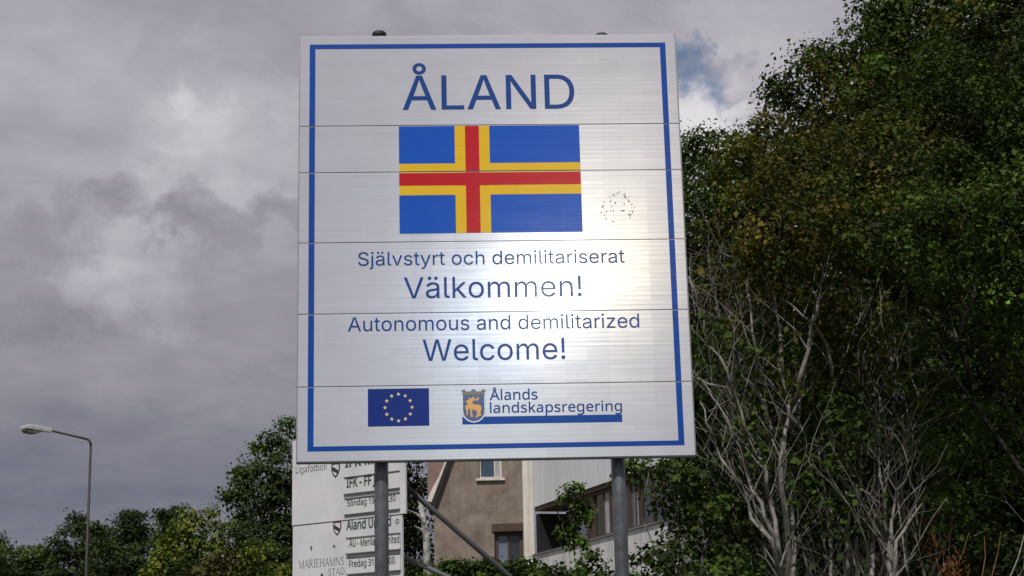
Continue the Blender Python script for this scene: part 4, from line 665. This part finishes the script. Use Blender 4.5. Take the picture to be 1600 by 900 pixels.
def leaf_cloud(cc, cr, npc, size, cols, rs, flat=.75, droop=.3, out=None, aspect=.42):
    """cc clump centres, cr clump radii, npc leaves per clump: folded pointed leaves"""
    n = len(cc)*npc
    c = np.repeat(cc, npc, 0); r_ = np.repeat(cr, npc)[:, None]
    g_ = np.clip(rs.normal(size=(n, 3)), -1.7, 1.7)*np.array([1, 1, flat])*.5
    p = c + g_*r_
    o = norm(g_ + (np.repeat(out, npc, 0)*.7 if out is not None else 0))
    nr = norm(o*.7 + UP*.75 + rs.normal(size=(n, 3))*.55)
    t = norm(np.cross(nr, rs.normal(size=(n, 3)))); t = norm(t - UP*droop); b = norm(np.cross(nr, t)); nr = np.cross(t, b)
    s_ = (size*np.repeat(rs.uniform(.72, 1.25, len(cc)), npc)*np.exp(np.clip(rs.normal(size=n), -2, 1.6)*.26))[:, None]
    v0 = p; v1 = p + t*s_*.45 + b*s_*aspect + nr*s_*.10; v2 = p + t*s_ - UP*s_*.08; v3 = p + t*s_*.45 - b*s_*aspect + nr*s_*.10
    V = np.stack([v0, v1, v2, v3], 1).reshape(-1, 3); k = np.arange(n)[:, None]*4
    Fq = np.concatenate([k+np.array([[0, 1, 2]]), k+np.array([[0, 2, 3]])], 1).reshape(-1, 3)
    cv = np.repeat(cols, npc, 0)*np.exp(rs.normal(size=(n, 1))*.22)
    return V, Fq, np.repeat(cv, 4, 0)
def tree(name, label, lobes, trunk, seed, leaf=.055, npc=36, dens=1.0, cl=.30, group=None, cat='tree', barkm=None, tr=.12, twig=True, core=.25, size_k=1.0, flat=.75, aspect=.42):
    """lobes: (px, py, Y, radius in px, depth factor, palette). Each lobe becomes an ellipsoid of leaf clumps round its own limb."""
    rs = np.random.RandomState(seed); rd = random.Random(seed)
    base = Vector(trunk)
    rt_ = root(name, base, label, cat, group)
    CC = []; CR = []; OUT = []; CO = []; tw = MB(); tk = MB()
    top = Vector((0, 0, 0)); cents = []
    for (px, py, Y, rp, dk, pal) in lobes:
        c = at(px, py, Y); r_ = rp*c.y/F; cents.append((c, r_))
    mean = sum((c for c, _ in cents), Vector())/len(cents)
    fork = base.lerp(Vector((mean.x, mean.y, mean.z)), .45); fork.z = max(base.z+1.0, mean.z*.45)
    tk.tube([base-Vector((0, 0, .3)), base.lerp(fork, .5)+Vector((rd.uniform(-.1, .1), rd.uniform(-.1, .1), 0)), fork], [tr*1.25, tr, tr*.8], 9)
    for (lb, (c, r_)) in zip(lobes, cents):
        pal = PAL[lb[5]]; dk = lb[4]
        m_ = fork.lerp(c, .5)+Vector((rd.uniform(-.3, .3), rd.uniform(-.3, .3), rd.uniform(-.1, .4)))*min(1, r_)
        jig = lambda k: Vector((rd.uniform(-k, k), rd.uniform(-k, k), rd.uniform(-k, k)))*r_
        tk.tube([fork, fork.lerp(m_, .5)+jig(.25), m_, m_.lerp(c, .5)+jig(.3), c], [tr*.42, tr*.3, tr*.18, tr*.1, tr*.04], 6, cap=False)
        n = max(6, int(dens*6.5*(r_/cl)**2*.9))
        d = norm(rs.normal(size=(n, 3)))
        q = np.where(rs.rand(n) < core, rs.uniform(.2, .75, n), rs.uniform(.78, 1.04, n))[:, None]
        ax = np.array([1, dk, 1.0])
        wob = 1+.16*np.sin(d[:, :1]*5+seed)+.12*np.sin(d[:, 2:]*7+seed*2)+rs.normal(size=(n, 1))*.045
        cc = np.array(c)+d*q*ax*r_*wob
        CC.append(cc); CR.append(cl*rs.uniform(.6, 1.35, n)); OUT.append(d)
        base_c = np.array(pal)[rs.randint(0, len(pal), n)]
        base_c = base_c*(.55+.45*np.array(pal)[rs.randint(0, len(pal))]/np.mean(pal, 0))
        CO.append(base_c*np.exp(rs.normal(size=(n, 1))*.30))
        if twig:
            for i in range(0, n, 3):
                e = Vector(cc[i]); mm = c.lerp(e, .5)+Vector(rs.normal(size=3)*.06*r_)
                tw.tube([c, mm, e], [.012, .008, .003], 3, cap=False)
    CC = np.concatenate(CC); CR = np.concatenate(CR); OUT = np.concatenate(OUT); CO = np.concatenate(CO)
    V, Fq, C = leaf_cloud(CC, CR, npc, leaf, CO, rs, out=OUT, flat=flat, aspect=aspect)
    o = link('crown', mesh_np('crown', V, Fq, C, LEAF), rt_); o['kind'] = 'stuff'
    tk.build('trunk', barkm or bark, rt_, smooth=True)
    if twig and tw.v: tw.build('twigs', barkm or bark, rt_, kind='stuff')
    return rt_
# --- right-hand trees
tree('broadleaf_tree', 'tallest dark green broadleaf tree rising out of the top right of the view', [
    (1500, 60, 25, 150, 1, 'green'), (1610, 20, 24, 170, 1, 'olive'), (1405, 75, 25, 80, 1, 'green'), (1352, 62, 25, 42, 1, 'green'),
    (1318, 88, 25, 34, 1, 'green'), (1290, 112, 25, 50, 1, 'green'), (1262, 100, 25, 20, 1, 'green'), (1240, 150, 25, 38, 1, 'green'), (1216, 138, 25, 14, 1, 'green'), (1345, 150, 24.5, 80, 1, 'olive'),
    (1420, 190, 24, 110, 1, 'green'), (1540, 200, 23, 150, 1, 'green'), (1640, 220, 23, 130, 1, 'green'), (1385, 38, 25, 34, 1, 'green'), (1440, -10, 25, 70, 1, 'green'), (1362, 18, 25, 14, 1, 'green'),
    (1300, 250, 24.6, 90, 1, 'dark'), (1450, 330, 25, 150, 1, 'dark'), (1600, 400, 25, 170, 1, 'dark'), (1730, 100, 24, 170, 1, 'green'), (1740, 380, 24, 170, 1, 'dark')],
    (5.6, 25.4, -.2), 11, leaf=.062, npc=74, cl=.32, tr=.22, dens=1.15)
tree('broadleaf_tree', 'olive brown topped broadleaf tree beside the right edge of the welcome sign', [
    (1178, 205, 18.8, 30, 1, 'olive'), (1150, 222, 21.0, 26, 1, 'olive'), (1105, 222, 21.0, 18, 1, 'green'), (1090, 250, 21.0, 30, 1, 'green'), (1084, 222, 21.0, 12, 1, 'green'), (1175, 265, 18.3, 60, 1, 'olive'), (1232, 225, 18.8, 50, 1, 'olive'),
    (1128, 290, 20.5, 55, 1, 'green'), (1098, 330, 20.5, 55, 1, 'green'), (1195, 340, 17.4, 80, 1, 'olive'), (1270, 270, 17.8, 80, 1, 'rust'), (1310, 340, 16.8, 85, 1, 'olive'), (1380, 260, 17.8, 100, 1, 'olive'),
    (1400, 370, 16.8, 80, 1, 'green'), (1120, 400, 20.5, 55, 1, 'dark'), (1230, 405, 17.6, 60, 1, 'olive'), (1470, 310, 17.3, 90, 1, 'green'), (1065, 300, 21.5, 40, 1, 'dark'), (1060, 400, 22.0, 60, 1, 'dark'), (1100, 480, 22.4, 80, 1, 'dark')],
    (3.2, 21.8, -.2), 12, leaf=.049, npc=72, cl=.25, tr=.14, dens=1.1)
tree('broadleaf_tree', 'bright green leaved tree hanging in at the right edge of the view', [
    (1560, 340, 17.6, 75, 1, 'green'), (1610, 280, 17.8, 80, 1, 'green'), (1590, 470, 17.8, 60, .8, 'bright'), (1545, 410, 18, 55, .8, 'green'), (1480, 410, 18.3, 42, .8, 'bright'), (1500, 350, 18.2, 50, 1, 'olive'), (1500, 475, 18.6, 38, .8, 'green'),
    (1600, 560, 18.5, 40, .8, 'bright'), (1660, 420, 17.5, 90, 1, 'green'), (1670, 560, 18, 80, 1, 'green'), (1415, 455, 18.8, 28, .8, 'green'), (1555, 550, 18.9, 30, .8, 'green')],
    (6.9, 18.5, -.2), 13, leaf=.060, npc=46, cl=.25, tr=.12, dens=.85)
# shaded thicket behind the grey stems
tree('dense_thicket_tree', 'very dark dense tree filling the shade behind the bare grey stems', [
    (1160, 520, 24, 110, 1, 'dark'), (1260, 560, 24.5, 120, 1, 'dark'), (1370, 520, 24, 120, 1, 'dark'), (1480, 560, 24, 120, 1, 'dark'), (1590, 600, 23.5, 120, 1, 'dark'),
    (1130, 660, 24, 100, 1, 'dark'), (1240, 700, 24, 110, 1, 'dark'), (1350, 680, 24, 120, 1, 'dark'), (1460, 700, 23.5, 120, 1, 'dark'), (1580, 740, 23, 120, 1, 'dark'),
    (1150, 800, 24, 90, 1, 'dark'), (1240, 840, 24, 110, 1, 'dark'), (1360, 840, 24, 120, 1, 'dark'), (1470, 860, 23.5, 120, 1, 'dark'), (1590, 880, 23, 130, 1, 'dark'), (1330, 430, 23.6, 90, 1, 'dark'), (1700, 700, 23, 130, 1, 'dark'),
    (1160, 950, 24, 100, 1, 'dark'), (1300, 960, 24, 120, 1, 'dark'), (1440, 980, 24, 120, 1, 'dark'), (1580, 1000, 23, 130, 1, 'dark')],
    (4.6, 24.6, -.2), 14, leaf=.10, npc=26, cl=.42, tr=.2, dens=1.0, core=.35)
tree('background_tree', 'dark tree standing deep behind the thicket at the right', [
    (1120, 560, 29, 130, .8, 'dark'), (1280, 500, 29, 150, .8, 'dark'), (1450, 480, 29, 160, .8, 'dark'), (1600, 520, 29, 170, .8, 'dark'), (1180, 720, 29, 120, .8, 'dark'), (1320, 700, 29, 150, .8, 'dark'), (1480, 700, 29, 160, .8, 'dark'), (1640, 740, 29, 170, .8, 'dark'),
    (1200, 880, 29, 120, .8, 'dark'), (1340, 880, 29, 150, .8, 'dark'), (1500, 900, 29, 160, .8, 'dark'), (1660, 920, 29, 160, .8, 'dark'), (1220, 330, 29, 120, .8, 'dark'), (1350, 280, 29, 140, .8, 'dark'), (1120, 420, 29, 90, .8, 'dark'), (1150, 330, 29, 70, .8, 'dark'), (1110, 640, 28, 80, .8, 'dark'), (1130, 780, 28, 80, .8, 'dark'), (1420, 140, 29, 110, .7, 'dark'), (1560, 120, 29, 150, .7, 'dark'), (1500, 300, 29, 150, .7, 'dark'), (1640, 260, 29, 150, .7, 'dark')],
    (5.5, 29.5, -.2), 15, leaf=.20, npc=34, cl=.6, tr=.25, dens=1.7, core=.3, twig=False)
# leaves beside and under the right end of the sign
tree('small_tree', 'low leafy tree under the right end of the sign before the building', [
    (985, 728, 17, 24, 1, 'green'), (1020, 735, 17, 34, 1, 'green'), (1060, 740, 17, 40, 1, 'green'), (1100, 745, 17.5, 46, 1, 'dark'), (1045, 775, 17.3, 22, 1, 'green'), (1085, 800, 17.5, 45, 1, 'dark'),
    (1065, 825, 17, 24, 1, 'green'), (1100, 850, 17, 50, 1, 'green'), (1040, 862, 17, 22, 1, 'green'), (1010, 868, 17, 14, 1, 'green'), (1060, 890, 16.8, 40, 1, 'green'), (1120, 900, 16.8, 50, 1, 'bright'), (1100, 790, 17.2, 34, 1, 'bright'), (1140, 840, 17.8, 50, 1, 'dark'), (1130, 780, 18, 50, 1, 'dark')],
    (2.0, 17.4, -.2), 16, leaf=.052, npc=32, cl=.17, tr=.05, dens=.75, barkm=greybark)
tree('sapling', 'slender green sapling before the dark recess of the building', [
    (900, 765, 19, 9, 1, 'bright'), (885, 775, 19, 7, 1, 'green'), (908, 790, 19, 10, 1, 'green'), (895, 812, 19, 13, 1, 'green'), (918, 805, 19, 9, 1, 'bright'), (885, 835, 19, 10, 1, 'green'), (905, 845, 19, 12, 1, 'bright'), (925, 868, 19, 10, 1, 'green'), (912, 885, 19, 13, 1, 'bright'), (940, 895, 19, 9, 1, 'green'), (868, 895, 19, 7, 1, 'green')],
    (.85, 19, -.2), 17, leaf=.052, npc=18, cl=.12, tr=.02, dens=.55, barkm=greybark, core=.5)
tree('clipped_hedge', 'low green hedge along the foot of the beige wall', [
    (x, 893+((x*7) % 5)-2, 30, 17, 1, 'green') for x in range(690, 850, 13)] + [(x, 925, 30, 30, 1, 'green') for x in range(680, 1080, 26)], (-.4, 30, -.2), 18, leaf=.075, npc=34, cl=.18, tr=.05, dens=1.1, cat='hedge')
# --- bare grey stems of the thicket (pixels of the photograph, 18-19 m away)
Z7 = lambda u, v: (1040+.6*u, 360+.6*v)
ST = [([(150, 60), (215, 110), (222, 200), (240, 330), (235, 410), (265, 480), (295, 540), (312, 620), (318, 760), (322, 920)], 3.0, 18.6),
      ([(100, 235), (115, 300), (160, 365), (185, 440), (205, 510), (240, 570), (262, 630), (270, 700), (290, 800), (310, 920)], 3.2, 18.2),
      ([(90, 445), (105, 500), (130, 560), (170, 630), (215, 710), (250, 780), (285, 850), (300, 920)], 3.0, 18.0),
      ([(110, 410), (135, 450), (165, 500), (190, 560), (215, 640), (250, 710), (280, 790), (300, 920)], 3.0, 18.3),
      ([(272, 320), (300, 370), (315, 420), (322, 480), (308, 560), (300, 640), (310, 720), (320, 920)], 4.2, 18.6),
      ([(330, 60), (358, 100), (370, 140), (398, 185), (395, 215), (380, 245), (350, 380), (325, 470)], 3.2, 18.3),
      ([(290, 165), (330, 195), (385, 240), (420, 300), (430, 420)], 2.4, 18.6),
      ([(280, 75), (262, 125), (260, 150), (275, 190), (290, 215), (300, 300), (310, 400)], 2.4, 18.7),
      ([(385, 400), (350, 440), (328, 480), (318, 520)], 2.2, 18.5), ([(70, 380), (110, 400), (160, 410)], 1.8, 18.2),
      ([(600, 90), (640, 140), (662, 180), (690, 225), (730, 262), (765, 300), (800, 400)], 4.2, 20.4),
      ([(825, 85), (803, 145), (800, 180), (785, 205), (770, 260)], 2.4, 19.4), ([(765, 285), (800, 292)], 2, 20.4), ([(765, 170), (775, 200), (790, 205)], 1.8, 19.5),
      ([(555, 590), (558, 650), (570, 720), (582, 800), (585, 920)], 3.8, 18.6), ([(545, 740), (540, 820), (535, 920)], 4.2, 18.8),
      ([(668, 712), (640, 750), (600, 810), (590, 920)], 3.0, 18.6), ([(622, 655), (597, 710), (588, 800), (582, 920)], 3.4, 18.5),
      ([(470, 680), (476, 760), (478, 920)], 3.4, 18.9), ([(320, 640), (326, 700), (330, 920)], 4.0, 18.6), ([(150, 100), (200, 130), (215, 180), (225, 230)], 2.0, 19),
      ([(180, 0), (190, 50), (205, 110)], 1.8, 19.4), ([(390, 90), (430, 100), (455, 120), (470, 85)], 2.0, 19.0), ([(455, 120), (520, 130), (570, 160)], 2.0, 19.1),
      ([(180, 260), (175, 320), (200, 380), (235, 430)], 2.0, 18.6), ([(385, 540), (400, 600), (420, 720), (430, 920)], 2.6, 18.9), ([(500, 480), (510, 560), (505, 700), (500, 920)], 3.0, 19.4),
      ([(520, 250), (520, 300), (500, 400)], 2.6, 19.6), ([(120, 230), (80, 170), (60, 120)], 1.4, 18.8), ([(250, 440), (300, 470), (330, 490), (350, 530)], 2.0, 18.4),
      ([(500, 450), (560, 445), (640, 440), (720, 450)], 2.4, 19.6), ([(570, 395), (610, 430), (620, 440)], 1.8, 19.4)]
b0 = at(1225, 900, 18.8)
shrub = root('bare_stemmed_shrub', (b0.x, b0.y, -.2), 'big shrub of twisting bare grey stems in front of the dark leaves', 'shrub')
rd = random.Random(8)
tips = []
for pts, w, Y in ST:
    P = []; n = len(pts)
    for i, (a, b) in enumerate(pts):
        px, py = Z7(a, b); yy = Y+.5*math.sin(i*1.3+a)*.5
        P.append(at(px, py, yy-.95))
    if pts[-1][1] > 900: P.append(Vector((P[-1].x+.1*(b0.x-P[-1].x)+rd.uniform(-.1, .1), P[-1].y, -.2)))
    # smooth with small kinks
    Q = []
    for i in range(len(P)-1):
        d = (P[i+1]-P[i]).length; Q.append(P[i])
        if d > .25 and i < n-1: Q.append(P[i].lerp(P[i+1], .5)+Vector((rd.uniform(-1, 1), rd.uniform(-1, 1), rd.uniform(-1, 1)))*.035)
    Q.append(P[-1]); w0 = w*Y/F*.88
    rad = [w0*(.4+.9*min(1, i/len(Q)*1.3)) for i in range(len(Q))]
    mb = MB(); mb.tube(Q, rad, 7); mb.build('stem', bark if Y > 19.5 and w > 2.3 else greybark, shrub, smooth=True)
    for i in range(0, len(Q)-1):
        if rd.random() < .8: tips.append((Q[i], rad[i]))
# random thinner stems and side twigs
def rstem(mb, p, ang, L, r_, lean=0):
    Q = [p]; d = Vector((math.sin(ang), rd.uniform(-.25, .25), math.cos(ang))).normalized(); n = max(3, int(L/.22))
    for i in range(n):
        d = (d+Vector((rd.gauss(0, .16), rd.gauss(0, .16), rd.gauss(.03, .12)))).normalized(); Q.append(Q[-1]+d*L/n)
    mb.tube(Q, [r_*(1-.75*i/n) for i in range(n+1)], 5, cap=False); return Q
for i in range(40):
    px = rd.choice([rd.uniform(1195, 1330), rd.uniform(1300, 1420), rd.uniform(1160, 1480)])
    p = at(px, 930, rd.uniform(17.9, 19.9)); p.z -= 1.2
    mb = MB(); Q = rstem(mb, p, rd.gauss((px-1300)/900-.10, .16), rd.uniform(2.2, 3.8), rd.uniform(.010, .022)); mb.build('stem', greybark, shrub, smooth=True)
    for q in Q[4::2]: tips.append((q, .009))
mb = MB()
for p, r_ in tips:
    if rd.random() < .7:
        a = rd.choice((-1, 1))*rd.uniform(.2, .8); Q = rstem(mb, p, a, rd.uniform(.4, 1.1), max(.004, r_*.4))
        rstem(mb, Q[len(Q)//2], a-rd.choice((-1, 1))*rd.uniform(.3, .7), rd.uniform(.2, .5), .003)
for i in range(150):                                # the fine tangle, half sunk in the leaves
    p = at(rd.choice((rd.uniform(1085, 1260), rd.uniform(1150, 1440))), rd.uniform(470, 900), rd.uniform(17.9, 19.2))
    a = rd.gauss(-.1, .5); Q = rstem(mb, p, a, rd.uniform(.5, 1.5), rd.uniform(.004, .010))
    rstem(mb, Q[len(Q)//2], a+rd.choice((-1, 1))*rd.uniform(.4, .9), rd.uniform(.2, .6), .004)
mb.build('twigs', greybark, shrub, kind='stuff')
rs = np.random.RandomState(5)
def scatter(spec, seed):
    rs = np.random.RandomState(seed); CC = []; CO = []
    for (px, py, Y, w, h, n, pal) in spec:
        for i in range(n):
            CC.append(at(px+rs.normal()*w, py+rs.normal()*h, Y+rs.normal()*.4)); CO.append(np.array(PAL[pal][rs.randint(3)])*math.exp(rs.normal()*.2))
    return np.array(CC), np.array(CO)
cc, co = scatter([(1180, 420, 18.8, 60, 30, 26, 'olive'), (1195, 530, 18.9, 60, 30, 24, 'green'), (1240, 480, 19, 60, 50, 30, 'green'), (1330, 560, 19.2, 70, 60, 50, 'green'), (1400, 500, 19.5, 60, 40, 34, 'green'), (1290, 640, 18.3, 60, 50, 34, 'green'), (1210, 600, 18.0, 50, 70, 30, 'green'), (1350, 780, 18.2, 80, 60, 30, 'dark'), (1230, 780, 18.0, 50, 60, 24, 'dark'), (1290, 500, 18.0, 90, 50, 44, 'olive'), (1150, 500, 17.9, 45, 60, 20, 'olive'), (1180, 680, 17.5, 50, 60, 14, 'green'), (1300, 700, 17.4, 60, 60, 22, 'green'), (1460, 690, 19.4, 30, 20, 24, 'bright'), (1480, 620, 19.8, 60, 40, 40, 'green'),
    (1180, 640, 19.2, 50, 60, 20, 'green'), (1120, 560, 19.5, 30, 60, 20, 'green'), (1560, 680, 19.6, 50, 60, 40, 'green'), (1470, 790, 19.4, 25, 30, 26, 'bright'), (1380, 620, 19.2, 60, 50, 24, 'olive'), (1420, 410, 19, 60, 30, 30, 'bright'), (1160, 830, 18.8, 40, 40, 30, 'green'), (1400, 760, 19.6, 60, 60, 20, 'green'), (1550, 840, 19.8, 50, 50, 30, 'green')], 4)
V, Fq, C = leaf_cloud(cc, np.full(len(cc), .22)*rs.uniform(.6, 1.4, len(cc)), 26, .062, co, rs)
o = link('foliage', mesh_np('foliage', V, Fq, C, LEAF), shrub); o['kind'] = 'stuff'
# rusty bracken at the lower right
br = root('dead_bracken', Vector((at(1480, 870, 18.6).x, 18.6, -.2)), 'rusty orange dead fronds low among the dark leaves', 'fern')
PAL['orange'] = [(.17, .06, .02), (.12, .045, .018), (.15, .07, .03)]
cc, co = scatter([(1455, 845, 18.8, 8, 14, 3, 'orange'), (1480, 882, 18.7, 9, 12, 5, 'orange'), (1434, 826, 18.7, 4, 8, 2, 'orange'), (1500, 893, 18.4, 12, 8, 5, 'orange')], 9)
V, Fq, C = leaf_cloud(cc, np.full(len(cc), .16), 14, .07, co, rs, aspect=.16, droop=.9)
o = link('fronds', mesh_np('fronds', V, Fq, C, LEAF), br); o['kind'] = 'stuff'
mb = MB()
for i in range(9):
    p = at(rd.uniform(1430, 1500), 900, 18.6); p.z -= .9; rstem(mb, p, rd.uniform(-.5, .1), 1.5, .012)
mb.build('stems', mat('dead_stem', (.22, .10, .04), .8), br, kind='stuff')
# --- trees left of the sign
tree('layered_tree', 'dark green tree with layered boughs just left of the fixture board', [
    (452, 672, 33, 15, 1, 'mid'), (425, 688, 33, 13, 1, 'mid'), (440, 705, 33, 22, 1, 'mid'), (403, 707, 33, 14, 1, 'mid'), (395, 735, 33, 15, 1, 'mid'), (378, 738, 33, 12, 1, 'mid'), (372, 762, 33, 14, 1, 'mid'), (425, 740, 33, 34, 1, 'pine'), (395, 770, 33, 26, 1, 'mid'), (362, 775, 33, 12, 1, 'mid'),
    (440, 780, 33, 40, 1, 'pine'), (385, 800, 33, 26, 1, 'pine'), (455, 830, 33, 46, 1, 'pine'), (420, 850, 33, 50, 1, 'pine'), (455, 900, 33, 60, 1, 'pine'), (400, 910, 33, 40, 1, 'pine'), (490, 740, 33, 36, 1, 'pine'), (500, 820, 33, 50, 1, 'pine')],
    (-4.6, 33.2, -.2), 21, leaf=.065, npc=56, cl=.24, tr=.13, dens=1.25, flat=.5)
tree('leafy_bush', 'yellow green sunlit bush between the pines and the taller tree', [
    (293, 822, 27, 30, 1, 'lime'), (325, 812, 27, 20, 1, 'lime'), (270, 852, 27, 34, 1, 'lime'), (335, 850, 27, 38, 1, 'lime'), (372, 838, 27, 26, 1, 'green'), (390, 868, 27, 32, 1, 'lime'), (252, 880, 27, 26, 1, 'lime'), (300, 890, 27, 40, 1, 'green'), (355, 900, 27, 40, 1, 'lime'), (232, 905, 27, 24, 1, 'lime'), (420, 905, 27, 30, 1, 'lime'), (300, 940, 27, 60, 1, 'green'), (390, 950, 27, 60, 1, 'green')],
    (-4.9, 27.2, -.2), 22, leaf=.055, npc=44, cl=.19, tr=.07, dens=1.0)
tree('leafy_bush', 'low brownish dark bush in front of the yellow green one', [
    (315, 893, 25.5, 22, 1, 'brown'), (345, 880, 25.5, 22, 1, 'brown'), (290, 905, 25.5, 18, 1, 'brown'), (370, 905, 25.5, 20, 1, 'brown'), (330, 925, 25.5, 40, 1, 'brown')], (-4.4, 25.6, -.2), 23, leaf=.055, npc=36, cl=.16, tr=.04)
def pine(label, lobes, x, Y, seed, pal='pine'):
    return tree('pine_tree', label, [(a, b, Y+((a*13) % 5-2)*.5, r_, .9, pal) for a, b, r_ in lobes], (x, Y, -.2), seed, leaf=.13, npc=60, cl=.38, tr=.2, dens=1.1, group='pines along the left skyline', twig=True, aspect=.3, flat=.5, core=.3)
pine('pine with a rounded tip just left of the lamp pole', [(124, 812, 13), (115, 828, 17), (100, 845, 22), (130, 850, 24), (85, 868, 22), (118, 885, 34), (66, 862, 14)], at(110, 900, 62).x, 62, 31)
pine('low pine just right of the lamp pole', [(150, 830, 14), (158, 850, 20), (172, 868, 22), (150, 890, 26), (178, 900, 30)], at(158, 900, 60).x, 60, 32)
pine('tallest pine of the left skyline, right of the lamp', [(207, 803, 14), (200, 818, 20), (216, 826, 22), (185, 838, 20), (226, 850, 24), (200, 866, 30), (175, 850, 16), (230, 890, 34), (190, 905, 34)], at(207, 900, 64).x, 64, 33)
pine('flat topped pine rising behind the yellow green bush', [(268, 802, 14), (254, 806, 10), (284, 803, 10), (258, 822, 12), (278, 828, 18), (250, 846, 18), (275, 870, 30), (252, 900, 30)], at(266, 900, 66).x, 66, 34)
pine('small pine at the very left edge of the view', [(3, 856, 12), (-10, 850, 16), (4, 880, 14), (-20, 880, 30), (0, 905, 20)], at(0, 900, 58).x, 58, 35)
pine('low pine between the left edge and the lamp', [(33, 862, 9), (35, 880, 16), (55, 880, 18), (20, 890, 16), (45, 905, 26), (75, 905, 26), (15, 912, 20)], at(40, 900, 60).x, 60, 36)
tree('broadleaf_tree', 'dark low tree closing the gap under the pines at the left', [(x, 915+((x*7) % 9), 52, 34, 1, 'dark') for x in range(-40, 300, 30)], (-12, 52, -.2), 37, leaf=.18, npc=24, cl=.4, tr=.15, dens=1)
# --- dark tree and pale birch between the board and the building
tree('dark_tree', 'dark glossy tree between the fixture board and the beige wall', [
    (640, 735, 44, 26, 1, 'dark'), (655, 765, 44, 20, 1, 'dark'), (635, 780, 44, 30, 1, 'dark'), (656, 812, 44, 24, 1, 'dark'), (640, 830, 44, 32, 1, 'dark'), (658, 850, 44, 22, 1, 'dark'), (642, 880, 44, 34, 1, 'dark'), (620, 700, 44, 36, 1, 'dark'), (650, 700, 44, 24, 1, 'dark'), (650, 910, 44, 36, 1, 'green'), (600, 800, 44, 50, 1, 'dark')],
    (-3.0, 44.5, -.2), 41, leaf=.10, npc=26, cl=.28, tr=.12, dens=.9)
bq = at(665, 838, 34.5)
bt = root('birch_trunk_tree', (bq.x, bq.y, -.2), 'pale birch trunk showing in front of the dark tree', 'tree')
mb = MB(); mb.tube([(bq.x+.03, bq.y, -.3), at(667, 872, 34.5), at(666, 840, 34.5), at(662, 812, 34.5), at(657, 790, 34.5)], [.09, .075, .07, .06, .045], 9); mb.build('trunk', birch, bt, smooth=True)
mb = MB()
for a, b in (((662, 812), (640, 798)), ((666, 835), (648, 822)), ((666, 840), (678, 828)), ((657, 790), (650, 770)), ((664, 825), (676, 806))): mb.tube([at(*a, 34.5), at((a[0]+b[0])/2, (a[1]+b[1])/2-2, 34.5), at(*b, 34.4)], [.035, .025, .012], 6)
mb.build('boughs', birch, bt)
